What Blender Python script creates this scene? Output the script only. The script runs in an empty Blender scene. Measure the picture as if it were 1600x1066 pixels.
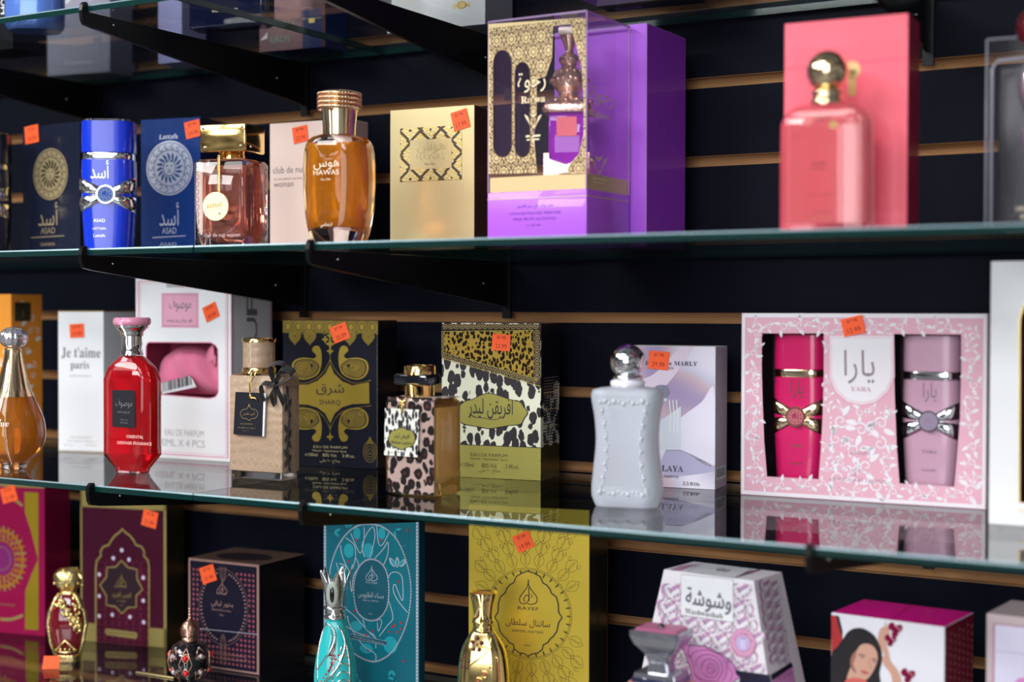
import bpy, math, random
from math import sin, cos, pi, radians as rad, sqrt, atan2
from mathutils import Vector, Matrix
from mathutils.geometry import tessellate_polygon

scene = bpy.context.scene
COL = scene.collection
random.seed(7)

# ------------------------------------------------------------ camera
FPX, YAW, PITCH, ROLL = 2280.7, 0.523839, -0.020288, 0.0023234
CAM = Vector((0.0, -1.3248, 1.40))          # the wall's face is the plane y = 0
def cam_dir(u, v, w):
    u, v = cos(ROLL)*u - sin(ROLL)*v, sin(ROLL)*u + cos(ROLL)*v
    fw, up = cos(PITCH)*w - v*sin(PITCH), sin(PITCH)*w + v*cos(PITCH)
    return Vector((-sin(YAW)*fw + cos(YAW)*u, cos(YAW)*fw + sin(YAW)*u, up))
EX, EY, EZ = cam_dir(1, 0, 0), cam_dir(0, 1, 0), cam_dir(0, 0, 1)
cd = bpy.data.cameras.new('camera')
co = bpy.data.objects.new('camera', cd); COL.objects.link(co)
cd.sensor_width = 36; cd.lens = FPX/1600*36; cd.clip_start = .05; cd.clip_end = 50
M = Matrix.Identity(4)
for i in range(3):
    M[i][0], M[i][1], M[i][2], M[i][3] = EX[i], EY[i], -EZ[i], CAM[i]
co.matrix_world = M
cd.dof.use_dof = True
cd.dof.focus_distance = 1.42
cd.dof.aperture_fstop = 3.1
scene.camera = co
def ray(px, py):
    return cam_dir((px-800)/FPX, -(py-533)/FPX, 1)

# ------------------------------------------------------------ world and lights
scene.view_settings.view_transform = 'Standard'
scene.view_settings.look = 'None'
scene.view_settings.exposure = -0.44
scene.view_settings.gamma = 1.0
try:
    scene.view_settings.use_curve_mapping = False
except Exception:
    pass
scene.cycles.use_denoising = True
scene.cycles.max_bounces = 14
scene.cycles.transparent_max_bounces = 24
scene.cycles.transmission_bounces = 12
scene.cycles.glossy_bounces = 6
scene.cycles.sample_clamp_indirect = 6
scene.cycles.blur_glossy = 0.5
wd = bpy.data.worlds.new('shop'); scene.world = wd; wd.use_nodes = True
nt = wd.node_tree; nt.nodes.clear()
tc = nt.nodes.new('ShaderNodeTexCoord'); vo = nt.nodes.new('ShaderNodeTexNoise'); vo.inputs['Scale'].default_value = 3.2
vo.inputs['Detail'].default_value = 3
cr = nt.nodes.new('ShaderNodeValToRGB')
cr.color_ramp.elements[0].position = .42; cr.color_ramp.elements[0].color = (.10, .103, .115, 1)
cr.color_ramp.elements[1].position = .66; cr.color_ramp.elements[1].color = (.85, .84, .86, 1)
bg = nt.nodes.new('ShaderNodeBackground'); wo = nt.nodes.new('ShaderNodeOutputWorld')
bg.inputs['Strength'].default_value = .55
nt.links.new(tc.outputs['Generated'], vo.inputs['Vector']); nt.links.new(vo.outputs['Fac'], cr.inputs['Fac'])
nt.links.new(cr.outputs['Color'], bg.inputs['Color']); nt.links.new(bg.outputs['Background'], wo.inputs['Surface'])

def area(name, loc, target, sx, sy, power, col=(1, 1, 1)):
    l = bpy.data.lights.new(name, 'AREA'); l.shape = 'RECTANGLE'; l.size = sx; l.size_y = sy
    l.energy = power; l.color = col
    o = bpy.data.objects.new(name, l); COL.objects.link(o); o.location = loc
    d = Vector(target) - Vector(loc); o.rotation_euler = d.to_track_quat('-Z', 'Y').to_euler()
    return o
area('ceiling_light', (-2.3, -1.7, 2.75), (-1.0, 0, 1.35), 1.2, .5, 46, (1, .98, .96))
area('ceiling_light', (-.9, -1.9, 2.8), (-.7, 0, 1.35), 1.2, .5, 24, (1, .98, .97))
area('ceiling_light', (-2.0, -3.6, 2.8), (-.8, 0, 1.4), 1.2, .6, 60, (1, .99, .98))
area('ceiling_light', (.3, -3.4, 2.8), (-.6, 0, 1.4), 1.2, .6, 34, (.96, .97, 1))
area('front_fill', (.5, -5.2, 1.7), (-.7, 0, 1.35), 2.4, 1.9, 95, (.95, .97, 1))  # fill lamp added behind the camera to light the fronts evenly

# ------------------------------------------------------------ heights and helpers
S3 = .2286
H0, H1, H2 = 1.40+.28698, 1.40+.05841, 1.40-.16490
H3 = H2 - S3
SLAT = .0762; Z0 = 1.40+.22733

def aty(px, py, y):
    d = ray(px, py); t = (y-CAM.y)/d.y
    return CAM + d*t
def atz(px, py, z):
    d = ray(px, py); t = (z-CAM.z)/d.z
    return CAM + d*t

MATS = {}
def mat(name, col=(.8, .8, .8), rough=.5, metal=0., trans=0., ior=1.45, coat=0., spec=.5, alpha=1., bump=None, sheen=0, sss=0):
    if name in MATS: return MATS[name]
    m = bpy.data.materials.new(name); m.use_nodes = True
    b = m.node_tree.nodes['Principled BSDF']
    b.inputs['Base Color'].default_value = (*col, 1); b.inputs['Roughness'].default_value = rough
    b.inputs['Metallic'].default_value = metal; b.inputs['Transmission Weight'].default_value = trans
    b.inputs['IOR'].default_value = ior; b.inputs['Coat Weight'].default_value = coat
    b.inputs['Coat Roughness'].default_value = .04
    b.inputs['Specular IOR Level'].default_value = spec; b.inputs['Alpha'].default_value = alpha
    b.inputs['Sheen Weight'].default_value = sheen
    b.inputs['Subsurface Weight'].default_value = sss
    if sss: b.inputs['Subsurface Radius'].default_value = (.01, .01, .01)
    if bump:
        sc, st, dist = bump
        n = m.node_tree.nodes.new('ShaderNodeTexNoise'); n.inputs['Scale'].default_value = sc; n.inputs['Detail'].default_value = 4
        t = m.node_tree.nodes.new('ShaderNodeTexCoord')
        bp = m.node_tree.nodes.new('ShaderNodeBump'); bp.inputs['Strength'].default_value = st; bp.inputs['Distance'].default_value = dist
        m.node_tree.links.new(t.outputs['Object'], n.inputs['Vector'])
        m.node_tree.links.new(n.outputs['Fac'], bp.inputs['Height']); m.node_tree.links.new(bp.outputs['Normal'], b.inputs['Normal'])
        if coat: m.node_tree.links.new(bp.outputs['Normal'], b.inputs['Coat Normal'])
    MATS[name] = m
    return m

def pane_mat(name, tint, rough=.0, ior=1.5, body=0., bodycol=(1, 1, 1)):
    """flat clear sheet: Fresnel mix of a clear tinted pass-through and a mirror gloss"""
    m = bpy.data.materials.new(name); m.use_nodes = True; t = m.node_tree; t.nodes.clear()
    o = t.nodes.new('ShaderNodeOutputMaterial'); mx = t.nodes.new('ShaderNodeMixShader'); fr = t.nodes.new('ShaderNodeFresnel')
    tr = t.nodes.new('ShaderNodeBsdfTransparent'); gl = t.nodes.new('ShaderNodeBsdfGlossy')
    tr.inputs['Color'].default_value = (*tint, 1); gl.inputs['Roughness'].default_value = rough; fr.inputs['IOR'].default_value = ior
    ge = t.nodes.new('ShaderNodeNewGeometry'); mr = t.nodes.new('ShaderNodeMapRange')
    mr.inputs['To Min'].default_value = ior; mr.inputs['To Max'].default_value = 1/ior      # same mirror strength from either side of the sheet
    t.links.new(ge.outputs['Backfacing'], mr.inputs['Value']); t.links.new(mr.outputs[0], fr.inputs['IOR'])
    a = tr.outputs[0]
    if body:
        m2 = t.nodes.new('ShaderNodeMixShader'); df = t.nodes.new('ShaderNodeBsdfDiffuse'); df.inputs['Color'].default_value = (*bodycol, 1)
        m2.inputs[0].default_value = body; t.links.new(tr.outputs[0], m2.inputs[1]); t.links.new(df.outputs[0], m2.inputs[2]); a = m2.outputs[0]
    t.links.new(fr.outputs[0], mx.inputs[0]); t.links.new(a, mx.inputs[1]); t.links.new(gl.outputs[0], mx.inputs[2])
    t.links.new(mx.outputs[0], o.inputs['Surface']); MATS[name] = m
    return m

class MB:
    """collects shapes and links them as ONE mesh object"""
    def __init__(s): s.v = []; s.f = []; s.m = []; s.sm = []; s.mats = []
    def mi(s, m):
        if m not in s.mats: s.mats.append(m)
        return s.mats.index(m)
    def add(s, vs, fs, m, smooth=False):
        k = len(s.v); i = s.mi(m); s.v += [tuple(v) for v in vs]
        for f in fs: s.f.append(tuple(a+k for a in f)); s.m.append(i); s.sm.append(smooth)
    def box(s, x0, x1, y0, y1, z0, z1, m, bev=0.):
        if bev:
            a, b = (x1-x0)/2, (y1-y0)/2
            s.loft([(z0, a-bev, b-bev, bev), (z0+bev*.35, a-bev*.35, b-bev*.35, bev), (z0+bev, a, b, bev), (z1-bev, a, b, bev), (z1-bev*.35, a-bev*.35, b-bev*.35, bev), (z1, a-bev, b-bev, bev)], m, c=((x0+x1)/2, (y0+y1)/2), k=3)
            return
        vs = [(x, y, z) for z in (z0, z1) for y in (y0, y1) for x in (x0, x1)]
        s.add(vs, [(0, 2, 3, 1), (4, 5, 7, 6), (0, 1, 5, 4), (2, 6, 7, 3), (0, 4, 6, 2), (1, 3, 7, 5)], m)
    def loft(s, secs, m, c=(0, 0), k=6, smooth=True, cap0=True, cap1=True, flip=False):
        """secs: (z, a, b, r[, dx, dy]) rounded rectangles"""
        rings = []
        for q in secs:
            z, a, b, r = q[:4]; dx, dy = (q[4], q[5]) if len(q) > 4 else (0, 0)
            a = max(a, 1e-5); b = max(b, 1e-5); r = min(r, a, b)
            ring = []
            for ci, (sx, sy) in enumerate(((1, 1), (-1, 1), (-1, -1), (1, -1))):
                for j in range(k+1):
                    t = ci*pi/2 + j*pi/2/k
                    ring.append((c[0]+dx+sx*(a-r)+r*cos(t), c[1]+dy+sy*(b-r)+r*sin(t), z))
            rings.append(ring)
        n = len(rings[0]); vs = [v for r_ in rings for v in r_]; fs = []
        for i in range(len(rings)-1):
            for j in range(n):
                q = (i*n+j, i*n+(j+1) % n, (i+1)*n+(j+1) % n, (i+1)*n+j)
                fs.append(q[::-1] if flip else q)
        s.add(vs, fs, m, smooth)
        if cap0: s.add(rings[0], [tuple(range(n))[::-1]], m)
        if cap1: s.add(rings[-1], [tuple(range(n))], m)
    def lathe(s, prof, m, c=(0, 0), k=9, sy=1., smooth=True, caps=True):
        s.loft([(z, r, r*sy, r) for r, z in prof], m, c, k, smooth, caps, caps)
    def sphere(s, c, r, m, seg=24, rz=None, ry=None):
        rz = rz or r; ry = ry or r; vs = [(c[0], c[1], c[2]-rz)]; n = seg; h = seg//2
        for i in range(1, h):
            a = -pi/2 + pi*i/h
            for j in range(n): vs.append((c[0]+r*cos(a)*cos(2*pi*j/n), c[1]+ry*cos(a)*sin(2*pi*j/n), c[2]+rz*sin(a)))
        vs.append((c[0], c[1], c[2]+rz)); fs = [(0, 1+(j+1) % n, 1+j) for j in range(n)]
        for i in range(h-2):
            for j in range(n): fs.append((1+i*n+j, 1+i*n+(j+1) % n, 1+(i+1)*n+(j+1) % n, 1+(i+1)*n+j))
        e = len(vs)-1; o = 1+(h-2)*n
        fs += [(e, o+j, o+(j+1) % n) for j in range(n)]
        s.add(vs, fs, m, True)
    def tube(s, pts, r, m, n=8, closed=False):
        pts = [Vector(p) for p in pts]; L = len(pts); rs = r if isinstance(r, (list, tuple)) else [r]*L; vs = []; fs = []
        up = Vector((0, 0, 1)); prev = None
        for i, p in enumerate(pts):
            a = pts[(i-1) % L] if (closed or i) else p; b = pts[(i+1) % L] if (closed or i < L-1) else p
            d = (b-a).normalized() if (b-a).length > 1e-9 else Vector((0, 0, 1))
            if prev is None:
                prev = d.cross(up) if abs(d.dot(up)) < .9 else d.cross(Vector((1, 0, 0)))
            u = (prev - d*prev.dot(d)).normalized(); w = d.cross(u); prev = u
            for j in range(n):
                t = 2*pi*j/n; vs.append(p+(u*cos(t)+w*sin(t))*rs[i])
        for i in range(L if closed else L-1):
            for j in range(n):
                i2 = (i+1) % L; fs.append((i*n+j, i*n+(j+1) % n, i2*n+(j+1) % n, i2*n+j))
        if not closed: fs += [tuple(range(n))[::-1], tuple(range((L-1)*n, L*n))]
        s.add(vs, fs, m, True)
    def prism(s, pts, d0, d1, m, P=None):
        """outline in a plane (u, v) given real thickness from offset d0 to d1 along the plane's normal"""
        P = P or (lambda u, v, n: (u, -n, v)); L = len(pts)
        tri = tessellate_polygon([[Vector((a, b, 0)) for a, b in pts]])
        vs = [P(a, b, d0) for a, b in pts] + [P(a, b, d1) for a, b in pts]
        fs = [tuple(t) for t in tri] + [tuple(i+L for i in t) for t in tri] + [(i, (i+1) % L, (i+1) % L+L, i+L) for i in range(L)]
        s.add(vs, fs, m)
    def build(s, name, parent=None, loc=None, rz=0, recalc=False):
        me = bpy.data.meshes.new(name); me.from_pydata(s.v, [], s.f)
        for m in s.mats: me.materials.append(m)
        me.polygons.foreach_set('material_index', s.m); me.polygons.foreach_set('use_smooth', s.sm)
        me.update()
        if recalc:
            import bmesh
            b = bmesh.new(); b.from_mesh(me); bmesh.ops.recalc_face_normals(b, faces=b.faces); b.to_mesh(me); b.free()
        o = bpy.data.objects.new(name, me); COL.objects.link(o)
        if parent: o.parent = parent
        if loc is not None: o.location = loc
        o.rotation_euler[2] = rz
        return o

def tag(o, label=None, cat=None, group=None, kind=None):
    if label: o['label'] = label
    if cat: o['category'] = cat
    if group: o['group'] = group
    if kind: o['kind'] = kind
    return o
def thing(name, loc, rz, label, cat, group=None):
    o = bpy.data.objects.new(name, None); COL.objects.link(o); o.empty_display_size = .02
    o.location = loc; o.rotation_euler[2] = rz
    return tag(o, label, cat, group)

# ------------------------------------------------------------ lettering
_AR = {}
for i, (c, base, n) in enumerate([('ا', 0xFE8D, 2), ('أ', 0xFE83, 2), ('ب', 0xFE8F, 4), ('ة', 0xFE93, 2), ('ت', 0xFE95, 4), ('ث', 0xFE99, 4), ('ج', 0xFE9D, 4),
        ('ح', 0xFEA1, 4), ('خ', 0xFEA5, 4), ('د', 0xFEA9, 2), ('ذ', 0xFEAB, 2), ('ر', 0xFEAD, 2), ('ز', 0xFEAF, 2), ('س', 0xFEB1, 4), ('ش', 0xFEB5, 4),
        ('ص', 0xFEB9, 4), ('ط', 0xFEC1, 4), ('ع', 0xFEC9, 4), ('غ', 0xFECD, 4), ('ف', 0xFED1, 4), ('ق', 0xFED5, 4), ('ك', 0xFED9, 4), ('ل', 0xFEDD, 4),
        ('م', 0xFEE1, 4), ('ن', 0xFEE5, 4), ('ه', 0xFEE9, 4), ('و', 0xFEED, 2), ('ي', 0xFEF1, 4)]):
    _AR[c] = (base, n)
def arabic(t):
    out = []; L = len(t)
    for i, c in enumerate(t):
        if c not in _AR: out.append(c); continue
        b, n = _AR[c]
        pj = i > 0 and t[i-1] in _AR and _AR[t[i-1]][1] == 4
        nj = n == 4 and i < L-1 and t[i+1] in _AR
        out.append(chr(b + (3 if pj and nj else 2 if nj else 1 if pj else 0)))
    r = out[::-1]; i = 0
    while i < len(r):
        if '\u0660' <= r[i] <= '\u0669':
            j = i
            while j < len(r) and '\u0660' <= r[j] <= '\u0669': j += 1
            r[i:j] = r[i:j][::-1]; i = j
        i += 1
    return ''.join(r)
def serif(t):
    o = ''
    for c in t:
        if 'A' <= c <= 'Z': o += chr(0x1D400+ord(c)-65)
        elif 'a' <= c <= 'z': o += chr(0x1D41A+ord(c)-97)
        elif '0' <= c <= '9': o += chr(0x1D7CE+ord(c)-48)
        else: o += c
    return o
_GL = {}
def glyphs(t):
    if t not in _GL:
        c = bpy.data.curves.new('t', 'FONT'); c.body = arabic(t) if any(ch in _AR for ch in t) else t
        c.resolution_u = 3
        o = bpy.data.objects.new('t', c); COL.objects.link(o)
        dg = bpy.context.evaluated_depsgraph_get(); dg.update()
        me = o.evaluated_get(dg).to_mesh()
        vs = [(v.co.x, v.co.y) for v in me.vertices]; fs = [tuple(p.vertices) for p in me.polygons]
        o.evaluated_get(dg).to_mesh_clear(); bpy.data.objects.remove(o); bpy.data.curves.remove(c)
        if not vs: vs = [(0, 0), (1, 0), (1, 1)]
        x0 = min(v[0] for v in vs); x1 = max(v[0] for v in vs); y0 = min(v[1] for v in vs); y1 = max(v[1] for v in vs)
        _GL[t] = (vs, fs, x0, x1, y0, y1)
    return _GL[t]

class Face:
    """a plane on a thing, in the thing's own coordinates, onto which print is laid as thin raised ink.
    Positions may be read off in photo pixels; they land on the plane itself."""
    def __init__(s, mb, loc, rz, O, U, V, wrap=None):
        s.mb = mb; s.loc = Vector(loc); s.R = Matrix.Rotation(rz, 3, 'Z'); s.O = Vector(O); s.U = Vector(U).normalized(); s.V = Vector(V).normalized()
        s.N = s.U.cross(s.V); s.clip = None; s.wrap = wrap; s.o = (0, 0, 1.)
        s.wO = s.R @ s.O + s.loc; s.wN = s.R @ s.N; s.wU = s.R @ s.U; s.wV = s.R @ s.V
    def zoom(s, ox, oy, k): s.o = (ox, oy, k); return s       # pixels given in a crop's own scale
    def uv(s, px, py):
        px = s.o[0]+px/s.o[2]; py = s.o[1]+py/s.o[2]
        d = ray(px, py); t = (s.wO-CAM).dot(s.wN)/d.dot(s.wN); q = CAM+d*t-s.wO
        u, v = q.dot(s.wU), q.dot(s.wV); 
        uv2 = s.wU.dot(s.wV)
        if abs(uv2) > 1e-6:
            u, v = (u-v*uv2)/(1-uv2*uv2), (v-u*uv2)/(1-uv2*uv2)
        return u, v
    def P(s, u, v, n):
        if s.wrap: return s.wrap(u, v, n)
        return s.O+s.U*u+s.V*v+s.N*n
    def poly(s, pts, m, L=0, px=True, closed=True):
        q = [s.uv(*p) for p in pts] if px else pts
        if s.clip: q = [(min(s.clip[0], max(0, a)), min(s.clip[1], max(0, b))) for a, b in q]
        tri = tessellate_polygon([[Vector((a, b, 0)) for a, b in q]]); e = .00008*(L+1)
        fs = []
        for t in tri:
            a, b, c = (q[i] for i in t)
            fs.append(tuple(t) if (b[0]-a[0])*(c[1]-a[1])-(b[1]-a[1])*(c[0]-a[0]) > 0 else tuple(t)[::-1])
        s.mb.add([s.P(a, b, e) for a, b in q], fs, m)
    def line(s, pts, wd, m, L=1, px=True, closed=False, dots=False):
        """ribbon of width wd metres (a number or a list)"""
        q = [s.uv(*p) for p in pts] if px else list(pts)
        if s.clip: q = [(min(s.clip[0]-.0003, max(.0003, a)), min(s.clip[1]-.0003, max(.0003, b))) for a, b in q]
        n = len(q); e = .00008*(L+1); vs = []
        for i in range(n):
            a = q[(i-1) % n] if closed or i else q[0]; b = q[(i+1) % n] if closed or i < n-1 else q[-1]
            dx, dy = b[0]-a[0], b[1]-a[1]; l = sqrt(dx*dx+dy*dy) or 1; w = (wd[i] if isinstance(wd, (list, tuple)) else wd)/2
            vs += [s.P(q[i][0]-dy/l*w, q[i][1]+dx/l*w, e), s.P(q[i][0]+dy/l*w, q[i][1]-dx/l*w, e)]
        fs = [(2*i+1, 2*((i+1) % n)+1, 2*((i+1) % n), 2*i) for i in range(n if closed else n-1)]
        s.mb.add(vs, fs, m)
    def curve(s, pts, wd, m, L=1, px=True, closed=False, sub=6):
        q = [s.uv(*p) for p in pts] if px else list(pts)
        s.line(crom(q, sub, closed), wd, m, L, False, closed)
    def blob(s, pts, m, L=0, px=True, sub=5):
        q = [s.uv(*p) for p in pts] if px else list(pts)
        s.poly(crom(q, sub, True), m, L, False)
    def rect(s, u0, v0, u1, v1, m, L=0): s.poly([(u0, v0), (u1, v0), (u1, v1), (u0, v1)], m, L, False)
    def prect(s, x0, y0, x1, y1, m, L=0):
        u0, v0 = s.uv(x0, (y0+y1)/2)[0], 0; u1 = s.uv(x1, (y0+y1)/2)[0]; a = s.uv((x0+x1)/2, y1)[1]; b = s.uv((x0+x1)/2, y0)[1]
        s.rect(u0, a, u1, b, m, L)
    def ell(s, cu, cv, a, b, m, L=0, n=28, a0=0, a1=2*pi):
        s.poly([(cu+a*cos(a0+(a1-a0)*i/n), cv+b*sin(a0+(a1-a0)*i/n)) for i in range(n)], m, L, False)
    def ring(s, cu, cv, a, b, wd, m, L=1, n=40):
        s.line([(cu+a*cos(2*pi*i/n), cv+b*sin(2*pi*i/n)) for i in range(n)], wd, m, L, False, True)
    def leaf(s, cu, cv, l, w, ang, m, L=1, bend=0., n=7):
        a = []; b = []
        for i in range(n+1):
            t = i/n; x = l*t; y = bend*l*t*t; h = w/2*sin(pi*min(1, t*.97+.03))**.8
            a.append((x, y+h)); b.append((x, y-h))
        q = a+b[::-1][1:-1]; c, d = cos(ang), sin(ang)
        s.poly([(cu+x*c-y*d, cv+x*d+y*c) for x, y in q], m, L, False)
    def spiral(s, cu, cv, r, turns, ang, dr, wd, m, L=1, tail=1.):
        n = int(16*turns)+2
        pts = [(cu+r*(1-.88*i/n)*cos(ang+dr*2*pi*turns*i/n), cv+r*(1-.88*i/n)*sin(ang+dr*2*pi*turns*i/n)) for i in range(n)]
        s.line(pts, [wd*(1-.5*i/n) for i in range(n)], m, L, False)
    def text(s, t, x, y, h, m, L=2, wd=None, px=True, anchor='c', ang=0., slant=0., full=False, bold=0.):
        """t at (x, y): centre of baseline; h: height of capitals in photo pixels (or metres with px False); wd: total width likewise"""
        vs, fs, x0, x1, y0, y1 = glyphs(t)
        if px:
            cu, cv = s.uv(x, y); hh = abs(s.uv(x, y-h)[1]-cv)
            ww = abs(s.uv(x+wd/2, y)[0]-s.uv(x-wd/2, y)[0]) if wd else None
        else: cu, cv, hh, ww = x, y, h, wd
        sy_ = hh/(.70 if not full else (y1-y0)); base = y0 if full else 0
        sx_ = ww/(x1-x0) if ww else sy_*.95
        ox = (x0+x1)/2 if anchor == 'c' else x0; c, d = cos(ang), sin(ang); e = .00008*(L+1); out = []
        for a, b in vs:
            a2, b2 = (a-ox)*sx_+slant*(b-base)*sy_, (b-base)*sy_
            out.append(s.P(cu+a2*c-b2*d, cv+a2*d+b2*c, e))
        s.mb.add(out, fs, m)
        for i in range(8 if bold else 0):
            du, dv = bold*cos(i*pi/4), bold*sin(i*pi/4); o2 = s.P(du, dv, 0)-s.P(0, 0, 0); s.mb.add([Vector(q)+o2+s.N*.00001*(i+1) for q in out], fs, m)

def crom(q, sub=6, closed=False):
    n = len(q); out = []
    for i in range(n if closed else n-1):
        p0 = q[(i-1) % n] if closed or i else q[0]; p1 = q[i]; p2 = q[(i+1) % n]; p3 = q[(i+2) % n] if closed or i < n-2 else q[-1]
        for j in range(sub):
            t = j/sub
            out.append(tuple(.5*(2*p1[k]+(p2[k]-p0[k])*t+(2*p0[k]-5*p1[k]+4*p2[k]-p3[k])*t*t+(3*p1[k]-p0[k]-3*p2[k]+p3[k])*t**3) for k in range(len(p1))))
    if not closed: out.append(tuple(q[-1]))
    return out

# ------------------------------------------------------------ common materials
WALLBLK = mat('black_slatwall_laminate', (.0030, .0038, .0095), .55, spec=.08, bump=(220, .15, .001))
MDF = mat('raw_fibreboard', (.40, .205, .085), .8, bump=(900, .4, .001))
BLKMET = mat('black_painted_steel', (.004, .004, .005), .34, spec=.28)
SCREW = mat('bright_steel', (.7, .7, .72), .25, 1)
ORANGE = mat('fluorescent_orange_paper', (1.0, .115, .022), .6)
REDINK = mat('dark_red_ink', (.28, .006, .002), .6)
GOLD = mat('polished_gold', (.95, .66, .25), .12, 1)
PGOLD = mat('pale_gold', (.95, .76, .48), .14, 1)
RGOLD = mat('rose_gold', (.93, .60, .43), .2, 1)
CHROME = mat('chrome', (.85, .86, .9), .08, 1)
FOILG = mat('gold_foil', (.85, .62, .22), .3, 1)
SILV = mat('silver_foil', (.78, .8, .86), .28, 1)
WHITE = mat('white_card', (.80, .81, .85), .45, coat=.3)
BLACKC = mat('black_card', (.008, .008, .012), .35, spec=.25)
GLASS = mat('clear_glass', (1, 1, 1), .0, 0, 1, 1.45)
SHELFG = pane_mat('shelf_glass', (.935, .965, .96), .0, 1.52)
EDGEG = mat('green_glass_edge', (.003, .028, .026), .15, coat=.5)
BEVEL = mat('ground_glass_bevel', (.20, .30, .34), .3, .3)

# ------------------------------------------------------------ setting
b = MB()
X0, X1 = -2.6, .7
b.box(X0, X1, .012, .03, .2, 2.4, MDF)
k = 10
while Z0 - k*SLAT > .25: k += 1
for i in range(-9, k):
    zt = Z0 - i*SLAT            # top of groove i; the board runs from the groove above it down to here
    b.box(X0, X1, .0004, .0045, zt, zt+SLAT-.0098, MDF)
    b.add([(X0, 0, zt+.0003), (X1, 0, zt+.0003), (X1, 0, zt+SLAT-.0101), (X0, 0, zt+SLAT-.0101)], [(0, 1, 2, 3)], WALLBLK)
    b.box(X0, X1, .0045, .0125, zt+.005, zt+SLAT-.0098-.0, MDF)
tag(b.build('wall_back'), kind='structure')
b = MB(); b.box(X0, X1, -5, .03, -.02, 0, mat('floor_tile', (.28, .27, .26), .3)); tag(b.build('floor'), kind='structure')
b = MB(); b.box(X0, X1, .0301, .05, 0, 2.9, WALLBLK); tag(b.build('wall_behind'), kind='structure')

def shelf(x0, x1, z, label):
    b = MB(); y0, y1, t = -.332, -.007, .0062
    vs = [(x, y, zz) for zz, ya in ((z-t, y0), (z, y0+.0006)) for y in (ya, y1) for x in (x0, x1)]
    b.add(vs, [(0, 2, 3, 1), (4, 5, 7, 6)], SHELFG)
    b.add(vs, [(2, 6, 7, 3), (0, 4, 6, 2), (1, 3, 7, 5)], EDGEG)
    b.add([(x0, y0, z-t), (x1, y0, z-t), (x1, y0, z-.0013), (x0, y0, z-.0013), (x0, y0+.0006, z), (x1, y0+.0006, z)], [(0, 1, 2, 3)], EDGEG)
    b.add([(x0, y0, z-.0013), (x1, y0, z-.0013), (x1, y0+.0006, z), (x0, y0+.0006, z)], [(0, 1, 2, 3)], BEVEL)
    tag(b.build('glass_shelf'), label, 'shelf', 'glass shelves')
shelf(X0, -.9268, H0, 'upper left glass shelf pane seen from below, green edge, blue bottle and boxes on it')
shelf(-.9250, X1, H0, 'glass shelf pane at the top, carrying the white cartons with gold emblem')
shelf(X0, -.9050, H1, 'left glass pane of the second shelf, under the blue bottles')
shelf(-.9032, X1, H1, 'long glass pane of the second shelf, under the amber bottle and coral box')
shelf(X0, -.9060, H2, 'left glass pane of the third shelf, under the red bottle')
shelf(-.9046, X1, H2, 'long glass pane of the third shelf, under the leopard bottle and twin set')
shelf(X0, X1, H3, 'lowest glass shelf, under the teal, gold and pink bottles')

def bracket(x, z, label, tall=.054):
    r = thing('shelf_bracket', (x, 0, z), 0, label, 'bracket', 'black steel shelf brackets')
    b = MB(); T = .0021
    prof = [(0, -.0066), (.3300, -.0066), (.3310, -.0005), (.3325, .0022), (.3355, .0024), (.3385, -.0005), (.3395, -.006), (.3385, -.014), (.3360, -.0185), (.325, -.0205), (0, -tall)]
    b.prism(prof, -T, T, BLKMET, P=lambda u, v, n: (n, -u, v))
    b.build('arm', r, recalc=True)
    b = MB(); b.box(-.005, .005, -.004, .0, -tall-.012, -.0068, BLKMET); b.build('mounting_plate', r)
    for y, zz in ((-.300, -.0135), (-.055, -.03)):
        b = MB(); b.sphere((T+.0006, y, zz), .0011, SCREW, 12); b.sphere((-T-.0006, y, zz), .0011, SCREW, 12); b.build('screw', r)
bracket(-1.362, H0, 'black steel bracket at far left under the uppermost glass shelf')
bracket(-1.0365, H0, 'black steel bracket under the upper left glass pane with its hooked tip showing')
bracket(-.768, H0, 'black steel bracket crossing in front of the white carton with gold emblem')
bracket(-.334, H0, 'black steel bracket behind the top corner of the coral pink box')
bracket(-1.0385, H1, 'black steel bracket tip under the blue bottle with silver bands')
bracket(-.770, H1, 'black steel bracket tip under the amber bottle')
bracket(-1.030, H2, 'black steel bracket tip above the maroon and gold box')
bracket(-.778, H2, 'black steel bracket tip above the teal peacock box')
bracket(-.330, H2, 'blurred black bracket under the pink twin set box')

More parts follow.
